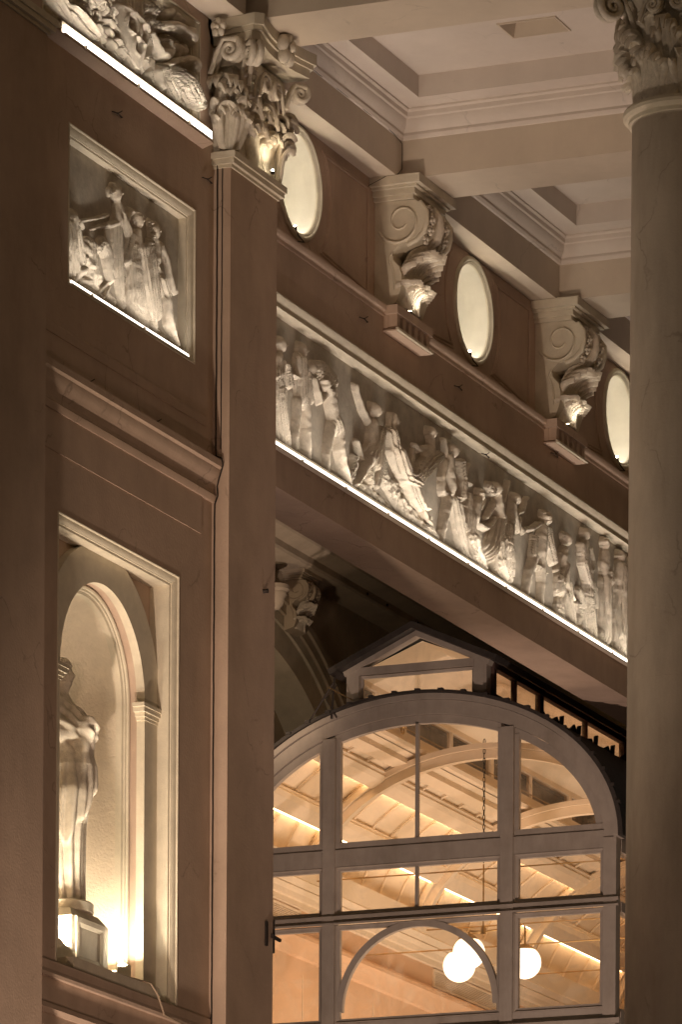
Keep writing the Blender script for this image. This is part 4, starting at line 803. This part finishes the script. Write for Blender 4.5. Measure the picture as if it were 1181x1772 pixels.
# ---- lantern on the ridge
lw0,lw1=24.06,25.86; lz0=16.16; lz1=16.52
ln=MB()
for a,b in ((lw0,lw0+.16),(lw1-.16,lw1)): ln.box(GU-.04,GU+.10,a,b,16.0,16.60)
ln.box(GU-.045,GU+.10,lw0+.161,lw1-.161,16.51,16.60); ln=ln.build('lantern_front',TIMBER,gh)
MB().loop([(lw0+.165,16.0),(lw1-.165,16.0),(lw1-.165,16.508),(lw0+.165,16.508)],[(0,GU-.02),(-.012,GU-.03),(-.015,GU-.01),(-.035,GU),(-.035,GU+.04)],plane='u').build('lantern_sash',TIMBER,ln)
MB().box(GU+.02,GU+.024,lw0+.2,lw1-.2,16.1,16.475).build('lantern_pane',GLASS,ln)
# gable: rafters and glass
ap=(24.96,16.985)
def raft(m,s,u0,u1,th=.055,ov=.16,lift=0):
    e=(ap[0]+s*(.90+ov),16.60-.02-(ov*.42)); 
    a=(ap[0],ap[1]+lift); d=Vector((e[0]-a[0],e[1]+lift-a[1])).normalized(); n_=Vector((-d.y,d.x))*(1 if s<0 else -1)
    if n_.y<0:n_=-n_
    p=[a,(e[0],e[1]+lift),(e[0]+n_.x*th,e[1]+lift+n_.y*th),(a[0],a[1]+th*1.15)]
    m.prism([q for q in p],'x',u0,u1)
m=MB(); raft(m,1,GU-.05,GU+.09,.06,.02); raft(m,-1,GU-.05,GU+.09,.06,.02)
m.v=[(x,y,z-.065) for x,y,z in m.v]; m.build('gable_frame',TIMBER,ln)
MB().add([(GU+.02,24.15,16.60),(GU+.02,25.77,16.60),(GU+.02,24.96,16.93)],[(0,1,2)]).build('gable_pane',GLASS,ln)
for s in (1,-1):
    m=MB(); raft(m,s,GU-.20,GE-1,.07); m.build('lantern_roof',LEAD,gh)
# lantern side windows
for w,s in ((lw0,1),(lw1,-1)):
    for z0,z1,o in ((16.10,16.20,0),(16.50,16.57,0)): MB().box(GU+.12,GE-1,w-.04,w+.04,z0,z1).build('lantern_rail',RUST if w<25 else CREAM,gh)
    for x,tw in ((61.62,.08),(62.35,.03),(63.17,.12),(64.8,.03),(66.15,.10),(67.6,.03),(69.0,.10),(70.5,.03),(72.0,.10),(73.4,.03)):
        MB().box(x,x+tw,w-.035,w+.035,16.201,16.499).build('lantern_post',RUST if w<25 else CREAM,gh)
    MB().box(GU+.13,GE-1,w-.002,w+.002,16.201,16.499).build('lantern_pane',DGLASS,gh)
for i in range(13):
    x=GU+1.1+i*.6; h_=.03*math.sin(i*2.1)
    k=MB(); k.prism([(x,16.05),(x+.5,16.05),(x+.52,16.14+h_),(x+.46,16.19+h_),(x+.30,16.13),(x+.08,16.12),(x-.02,16.17-h_)],'y',lw0-.30,lw0-.28); k.build('bent_flashing',LEAD,gh)
    MB().prism([(x+.44,16.03),(x+.50,16.03),(x+.53,16.21),(x+.47,16.19)],'y',lw0-.36,lw0-.32).build('bent_flashing',LEAD,gh)
# ---- interior
def evault(rx,rz,t0,t1,u0,u1,mt,name,n=40,nu=2,th=None):
    P=[]
    for x in np.linspace(u0,u1,nu): P.append([(x,a,b) for a,b in ell(rx,rz,t0,t1,n)])
    return link(name,grid_mesh(name,np.array(P),mt),gh)
# solid ceiling panels of the vault either side of the lantern opening
LO=math.degrees(math.acos(.90/2.42))
evault(2.48,1.80,0,180-LO-24.0+0,GU+.12,GE,CREAM,'vault_lining') if False else None
evault(2.50,1.78,2,68.5,GU+.12,GE,CREAM,'vault_lining'); evault(2.50,1.78,111.5,178,GU+.12,GE,CREAM,'vault_lining')
# lantern ceiling (sloping)
for s in (1,-1): 
    MB().add([(GU+.15,ap[0],16.90),(GE-1,ap[0],16.90),(GE-1,ap[0]+s*.88,16.56),(GU+.15,ap[0]+s*.88,16.56)],[(0,1,2,3)]).build('lantern_lining',CREAM,gh)
def on_ell(deg,rx=2.46,rz=1.75): return GC+rx*math.cos(R(deg)),GZ+rz*math.sin(R(deg))
# panel ribs between the big ribs
k=MB(); 
for j,x in enumerate(np.arange(GU+.35,GE,.61)):
    for t0,t1 in ((4,66),(114,176)):
        a=ell(2.47,1.75,t0,t1,22); k2=[(x,p[0],p[1]) for p in a]; k.tube(k2,.016,4,caps=False)
k.build('panel_rib',CREAM,gh,kind='stuff')
# purlins running along the vault, with stepped profile
def purlin(deg,wd_=.16,dp=.10,led_=True):
    w,z=on_ell(deg); t=Vector((-2.46*math.sin(R(deg)),1.75*math.cos(R(deg)))).normalized(); n_=Vector((GC-w,GZ-.4-z)).normalized()
    P=lambda a,b:(w+t.x*a+n_.x*b,z+t.y*a+n_.y*b)
    s=1 if deg>90 else -1   # the lower side
    poly=[P(-wd_*s,-.03),P(-wd_*s,.03),P(-wd_*.8*s,.045),P(-wd_*.75*s,dp*.75),P(-wd_*.3*s,dp),P(wd_*.7*s,dp),P(wd_*.8*s,dp*.85),P(wd_*.8*s,.0),P(wd_*.8*s,-.03)]
    o=MB().prism(poly,'x',GU+.13,GE).build('purlin',CREAM,gh)
    if led_:
        q=[P(wd_*.82*s,.012),P((wd_*.82+.022)*s,.012),P((wd_*.82+.022)*s,.034),P(wd_*.82*s,.034)]
        l=MB().prism(q,'x',GU+.14,GE).build('cove_light',EM_COVE,o)
purlin(126); purlin(148); purlin(54); purlin(32)
# edge beams of the lantern opening
for s in (1,-1):
    w=ap[0]+s*.90
    MB().prism([(w-.07,16.02),(w+.07,16.02),(w+.09,16.06),(w+.06,16.12),(w+.05,16.099),(w-.06,16.099),(w-.09,16.06)],'x',GU+.13,GE).build('edge_beam',CREAM,gh)
    w=ap[0]+s*1.10; MB().prism([(w-.10,15.90),(w+.10,15.87),(w+.11,15.93),(w+.08,15.99),(w-.08,16.01)],'x',GU+.13,GE).build('edge_beam',CREAM,gh)
# big ribs
for x in (63.75,67.4,71.05,74.7):
    m=MB(); ebandx(m,2.28,1.55,2.38,1.66,x-.05,x+.05,8,172); m.build('arched_rib',CREAM,gh,smooth=30)
    m=MB(); ebandx(m,2.383,1.663,2.45,1.73,x-.10,x+.10,8,172); m.build('arched_rib',CREAM,gh,smooth=30)
# side walls, wall cornice and grilles
WI=27.40
MB().box(GU+.12,GE,WI,WI+.03,0,14.75).build('inner_wall',PEACH,gh)
prof=[(WI,14.74),(WI-.22,14.74),(WI-.22,14.72),(WI-.19,14.50),(WI-.20,14.48),(WI-.16,14.44),(WI-.14,14.41),(WI-.15,14.39),(WI-.10,14.34),(WI-.08,14.28),(WI-.04,14.27),(WI-.04,14.20),(WI,14.19)]
MB().prism(prof,'x',GU+.13,GE).build('inner_cornice',CREAM,gh,smooth=25)
MB().prism([(WI,13.92),(WI-.06,13.90),(WI-.14,13.84),(WI-.15,13.79),(WI-.10,13.74),(WI-.04,13.60),(WI,13.58)],'x',GU+.13,GE).build('inner_cornice',PEACH,gh,smooth=25)
for x0 in (62.2,68.1,72.6):
    x1=x0+(1.45 if x0<63 else 2.6); gr=MB().loop([(x0,13.93),(x1,13.93),(x1,14.17),(x0,14.17)],[(0,WI-.001),(0,WI-.03),(-.02,WI-.03),(-.025,WI-.01)]).build('vent_grille',CREAM,gh)
    for j in range(9): MB().box(x0+.02,x1-.02,WI-.022,WI-.004,13.955+j*.023,13.966+j*.023).build('slat',CREAM,gr)
for x in np.arange(62.6,GE,1.15): MB().box(x,x+.012,WI-.006,WI-.0005,12.0,13.4).build('wall_joint',CREAM,gh)
MB().box(GE,GE+.05,22.4,27.4,0,17).build('end_wall',CREAM,gh)
MB().box(GU+.12,GE,22.4,27.4,9.9,10).build('inner_floor',PEACH,gh)
# tie rods across
for x,z in ((63.75,14.55),(67.4,14.55),(71.05,14.55),(65.4,13.9)): MB().tube([(x,22.6,z),(x,27.3,z)],.010,6).build('tie_rod',BRASS,gh)
for x,z in ((62.7,16.22),(66.5,16.22)):
    MB().tube([(x-2,25.78,z+.0),(x+2.6,25.78,z-.0)],.007,5).build('opening_rod',BRASS,gh)
    k=MB().ball((x+.3,25.76,z),.035,8); k.tube([(x+.3+.05*math.cos(a),25.76,z-.05+.05*math.sin(a)) for a in np.linspace(0,2*PI,12)],.01,5); k.build('window_catch',BRASS,gh)
lamp('AREA','interior_fill',(66.5,24.9,10.6),215,(1,.82,.61),aim=(66.5,25,16),shape='RECTANGLE',size=8,size_y=3)  # unseen area fill added low down to brighten the whole room
lamp('AREA','interior_fill',(63,24.2,11.0),50,(1,.66,.36),aim=(65,27.4,13),shape='RECTANGLE',size=2,size_y=2)  # unseen warm fill added towards the inner wall
# ---- pendant
ch=thing('pendant_lamp','brass pendant with lit opal globes hanging on a chain inside the glasshouse','pendant lamp')
hu,hw_,hz=63.70,24.96,13.77
MB().tube([(hu,hw_,hz-.03),(hu,hw_,hz+.06)],[.035,.03],12).build('hub',BRASS,ch)
MB().tube([(hu,hw_,hz+.05),(hu,hw_,14.6)],.010,6).build('stem',BRASS,ch)
z=14.62; i=0
while z<16.1:
    a=R(90*(i%2)); d=Vector((math.cos(a),math.sin(a),0))*.014; pts=[]
    for q in range(11):
        t=2*PI*q/10; pts.append(Vector((hu,hw_,z+.032))+d*math.cos(t)+Vector((0,0,1))*.036*math.sin(t))
    MB().tube(pts,.005,5,caps=False).build('chain_link',IRON,ch); z+=.058; i+=1
def globe(u,w,z):
    mid=((hu+u)/2,(hw_+w)/2,hz-.0)
    o=MB().tube([(hu,hw_,hz),(u*.85+hu*.15,w*.85+hw_*.15,hz+.0),(u*.97+hu*.03,w*.97+hw_*.03,hz+.01),(u,w,hz-.04),(u,w,z+.20)],.012,8).build('arm',BRASS,ch,smooth=60)
    MB().lathe([(.02,z+.23),(.08,z+.20),(.12,z+.165),(.13,z+.15)],u,w,24).build('gallery',BRASS,o,smooth=60)
    MB().ball((u,w,z),.20,28).build('globe',EM_GLOBE,o,smooth=60)
def px2(x,y,w): u,z=onw(x,y,w); return u,w,z
globe(*px2(795,1671,25.35)); globe(*px2(812,1648,25.10)); globe(*px2(909,1665,24.30))
#@@SPLIT
# ================================================================== statue and pedestal
ped=thing('pedestal','square stone pedestal with a sunk panel under the niche statue','pedestal')
pu,pw=47.12,22.70; ch_=.14
def chp(hu_,hw2,c,z0,z1,m): 
    m.prism([(pu-hu_+c,pw-hw2),(pu+hu_-c,pw-hw2),(pu+hu_,pw-hw2+c),(pu+hu_,pw+hw2),(pu-hu_,pw+hw2),(pu-hu_,pw-hw2+c)],'z',z0,z1)
m=MB(); chp(.40,.28,.02,FZ+.001,11.0,m); 
v=m.v; m.v=[]; m.f=[]
# body with sloping shoulders
def lay(hu_,hw2,z): return [(pu-hu_,pw-hw2,z),(pu+hu_,pw-hw2,z),(pu+hu_,pw+hw2,z),(pu-hu_,pw+hw2,z)]
L=[lay(.40,.28,FZ+.001),lay(.40,.28,10.95),lay(.30,.22,11.04)]
V=[p for l in L for p in l]; m.add(V,[(3,2,1,0),(8,9,10,11)]+[(4*i+j,4*i+(j+1)%4,4*i+4+(j+1)%4,4*i+4+j) for i in range(2) for j in range(4)])
m.build('block',PALE,ped)
MB().loop([(pu-.26,10.56),(pu+.26,10.56),(pu+.26,10.90),(pu-.26,10.90)],[(.06,pw-.281),(.05,pw-.296),(.0,pw-.298),(-.03,pw-.284),(-.035,pw-.2805)]).build('sunk_panel',PALE,ped)
MB().lathe([(.0,11.04),(.29,11.04),(.29,11.125),(.27,11.14),(.0,11.14)],pu,pw,32).build('plinth',PALE,ped,smooth=40)
def statue_mesh():
    # implicit body: soft union of tapered limbs, surface found by marching inward towards the body's axis
    z0=11.14; Hh=2.15; 
    nz,na=300,150
    def caps(P,a,b,ra,rb,sq=1):
        a=np.array(a);b=np.array(b);d=b-a;L2=(d*d).sum()
        t=np.clip(((P-a)*d).sum(-1)/L2,0,1); q=P-(a+t[...,None]*d)
        return np.linalg.norm(q,axis=-1)-(ra+(rb-ra)*t)
    # x=u side, y=front(-w negative) ; front is -y
    S=[((0,.02,0.02),(0,.0,.9),.23,.17),((0,0,.9),(0,.01,1.25),.17,.155),((0,.01,1.25),(0,.02,1.66),.15,.17),
       ((-.15,.02,1.72),(.15,.02,1.72),.09,.09),((0,.03,1.70),(0,.0,1.93),.070,.058),
       ((-.19,.01,1.71),(-.25,-.05,1.50),.085,.08),((.19,.01,1.71),(.25,-.05,1.50),.085,.08),
       ((-.25,-.08,1.50),(.06,-.32,1.49),.088,.06),((.25,-.08,1.50),(-.05,-.34,1.55),.088,.058),((.0,-.33,1.52),(.10,-.31,1.47),.07,.05),
       ((-.05,-.16,1.62),(.05,-.16,1.62),.09,.09),
       ((-.07,-.13,.1),(-.10,-.17,.95),.10,.12),((.10,-.10,.05),(.09,-.11,.95),.11,.12),((-.10,-.17,.95),(-.05,-.12,1.25),.10,.09),
       ((-.02,-.30,1.40),(.0,-.20,.80),.05,.09),((.12,-.30,1.42),(.12,-.24,1.02),.045,.06),((0,-.16,.02),(0,-.2,.06),.12,.06),
       ((0,.0,2.0),(0,.0,2.06),.095,.092),((0,-.05,1.94),(0,-.055,1.99),.055,.062),((0,.07,2.04),(0,.10,2.01),.08,.065)]
    def f(P):
        acc=0;k=38
        for a,b,ra,rb in S: acc=acc+np.exp(-k*np.clip(caps(P,a,b,ra,rb),-.3,.6))
        d=-np.log(acc)/k
        return d
    zs=np.linspace(0,Hh,nz); th=np.linspace(0,2*PI,na,endpoint=False); Z,Tt=np.meshgrid(zs,th,indexing='ij')
    ax_y=np.where(Z>1.8,-.0,.0)
    r=np.full_like(Z,.52); alive=np.ones_like(Z,bool)
    for _ in range(90):
        P=np.stack([r*np.sin(Tt),ax_y-r*np.cos(Tt),Z],-1); d=f(P); r=np.where(d>.001,np.maximum(r-np.clip(d*.7,.0015,.1),0.002),r)
    # drapery folds: long vertical pleats below the waist, looser swags above
    zt=Z
    low=np.clip((1.30-zt)/.25,0,1); ple=np.abs(np.sin(Tt*7+1.3*np.sin(zt*2.2)+.8*np.sin(Tt*3+zt)))**.7
    r+=low*.038*(ple-.5)*(1+.3*np.sin(zt*3))+low*.012*np.sin(Tt*17+2*np.sin(zt*3))
    # overfold edge that swings across the front
    edge=.72+.20*np.sin(Tt*2+.6)+.05*np.sin(Tt*9); r+=.040*(1/(1+np.exp(-(zt-edge)*90)))*np.clip((1.3-zt)/.1,0,1)
    up=np.clip((zt-1.36)/.08,0,1)*np.clip((1.76-zt)/.06,0,1); r+=up*.022*np.sin(zt*46+9*np.sin(Tt+.6)+3*np.sin(Tt*2))
    arm=np.clip(1-np.abs(zt-1.50)/.10,0,1); r+=arm*.020*np.sin(zt*70+Tt*6)
    # face: nose, brow, chin, and hair with a fillet
    fr=Tt.copy(); fr=np.minimum(fr,2*PI-fr); hd=np.clip((zt-1.90)/.03,0,1)
    r+=hd*(.034*np.exp(-(fr/.16)**2-((zt-1.985)/.028)**2)+.012*np.exp(-(fr/.3)**2-((zt-1.915)/.02)**2)-.016*np.exp(-((fr-.36)/.14)**2-((zt-2.012)/.016)**2)+.006*np.exp(-(fr/.25)**2-((zt-1.948)/.012)**2)-.008*np.exp(-(fr/.3)**2-((zt-1.938)/.005)**2))
    hair=((fr>.75)|(zt>2.075))&(zt>1.93); r+=np.where(hair,.012+.006*np.sin(fr*16+6*np.sin(zt*60)),0)
    r*=.86; X=47.13+r*np.sin(Tt); Y=22.73-r*np.cos(Tt)+ax_y; Zz=z0+Z*1.07
    P=np.stack([X,Y,Zz],-1)
    return grid_mesh('body',P,SCULPT,closed_u=True)
stt=thing('statue','robed stone woman with folded arms standing in the arched niche','statue')
body=link('body',statue_mesh(),stt); stt.location=(0,0,0)
# mantle falling from the forearms: long swinging edge
def mantle(pts,wid,name='mantle',ph=0):
    n=len(pts); P=[]
    for i in range(60):
        t=i/59*(n-1); a=min(int(t),n-2); q=t-a; c=[pts[a][k]*(1-q)+pts[a+1][k]*q for k in range(3)]; row=[]
        wv=wid[a]*(1-q)+wid[a+1]*q
        for j in range(25):
            s=j/24*2-1; fo=.022*math.sin(s*9+ph+t*.8)+.012*math.sin(s*17+t)
            row.append((c[0]+s*wv+.02*math.sin(t*3+s),c[1]-.03*math.cos(s*1.3)+fo,c[2]+.03*math.sin(s*5+t*2)*1.0))
        P.append(row)
    P=np.array(P); return P
def shell(P,name,parent,th=.018):
    Q=P.copy(); Q[...,1]+=th; A_=np.concatenate([P,Q[:,::-1]],axis=1)
    return link(name,grid_mesh(name,A_,SCULPT,closed_u=True),parent)
shell(mantle([(47.20,22.56,12.70),(47.20,22.55,12.35),(47.18,22.53,12.1),(47.15,22.58,11.90)],[.05,.09,.08,.01]),'mantle',stt,.012)
UG='box uplights on the niche floor'
for lab,u in (('box uplight on the niche floor left of the pedestal',46.50),('box uplight on the niche floor right of the pedestal',47.80)):
    t=thing('uplight',lab,'uplight',UG)
    MB().box(u-.15,u+.15,22.38,22.395,FZ+.001,FZ+.20).build('shield',PALE,t); MB().box(u-.13,u+.13,22.396,22.46,FZ+.001,FZ+.10).build('housing',IRON,t)
    MB().box(u-.11,u+.11,22.40,22.455,FZ+.101,FZ+.115).build('lens',EM_UP,t)
    lamp('AREA','uplight_light',(u,22.43,FZ+.17),46,(1,.84,.63),aim=((47.12,22.50,FZ+2.6) if u>47 else (47.1,22.45,FZ+2.6)),shape='RECTANGLE',size=.24,size_y=.10)
c=thing('floor_cable','thin painted cable trailing from the niche uplights down to the sill','cable')
MB().tube([(46.6,22.30,FZ+.012),(47.0,22.24,FZ+.012),(47.5,22.22,FZ+.014),(47.9,22.15,FZ+.01),(48.0,22.13,10.40),(48.05,22.12,10.33),(48.1,22.10,10.21),(48.3,22.09,10.19),(48.7,22.09,10.17),(49.2,22.11,10.10)],.009,6).build('cable',WCABLE,c)
# lintel cable with small clips
c=thing('lintel_cable','thin dotted cable along the top of the lintel and down beside the left scroll bracket','cable')
pts=[(50.9+i*.25,22.288,20.41+.006*math.sin(i*2.3)) for i in range(14)]+[(54.38,22.28,20.36),(54.395,22.285,20.1),(54.3,22.29,20.02),(54.25,22.42,19.99),(54.2,22.59,19.9),(54.2,22.592,19.2),(54.22,22.592,18.7)]
MB().tube(pts,.004,5).build('cable',BLACK,c)
# bird wire hooks
HG='small dark wire hooks on the walls'
for i,(x,y,w,lab) in enumerate([(200,197,WL,'tiny dark hook on the brown wall between the trophies and the square relief'),(356,311,WL,'tiny dark hook beside the big pilaster, right of the square relief'),(152,661,WL-.03,'tiny dark hook above the middle of the mid cornice on the left bay'),(268,730,WL-.03,'tiny dark hook above the right part of the mid cornice'),(627,552,WF,'tiny dark hook left of the left bracket foot'),(791,670,WF,'tiny dark hook below the middle round window'),(838,787,WF,'tiny dark hook on the brown band right of the middle round window'),(958,786,WF,'tiny dark hook under the right bracket foot')]):
    u,z=onw(x,y,w); t=MB(); t.tube([(u-.10,w-.012,z-.01),(u,w-.02,z),(u+.13,w-.012,z+.0)],.006,5); t.tube([(u,w-.03,z),(u+.04,w-.05,z+.03)],.005,5); t.tube([(u-.02,w-.03,z),(u+.05,w-.04,z-.03)],.005,5)
    tag(t.build('wall_hook',IRON),lab,'hook',HG)
# iron clamp on the pilaster edge
u,z=onw(460,1615,WP); t=MB().box(u-.03,u+.02,WP-.02,WP-.001,z-.12,z+.12); t.box(50.41,50.43,WP-.01,WP+.05,z-.16,z+.17); t.tube([(50.35,WP-.01,z),(50.62,WP+.02,z+.0)],.02,8)
tag(t.build('iron_clamp',IRON),'rusty iron clamp on the right edge of the big pilaster','clamp')
u,z=onw(456,1023,WP); tag(MB().tube([(u,WP,z),(u,WP-.05,z)],.022,8).build('wall_stud',IRON),'small round stud high on the right edge of the big pilaster','stud')
for (u,zz0) in ((61.4,15.9),):
    t=MB(); 
    for i in range(10): 
        a=(61.40,26.05-.05*i+.02*math.sin(i*3),15.95+.04*i)
    t.tube([(61.38,26.75,15.75),(61.38,26.3,16.0),(61.38,25.98,16.45)],.012,5); t.tube([(61.38,26.02,16.0),(61.38,25.98,16.5)],.014,5); t.tube([(61.38,25.95,16.0),(61.38,26.1,16.25),(61.38,25.95,16.4)],.008,5)
    tag(t.build('stay_wires',IRON),'tangle of thin stay wires at the left side of the lantern','wire')
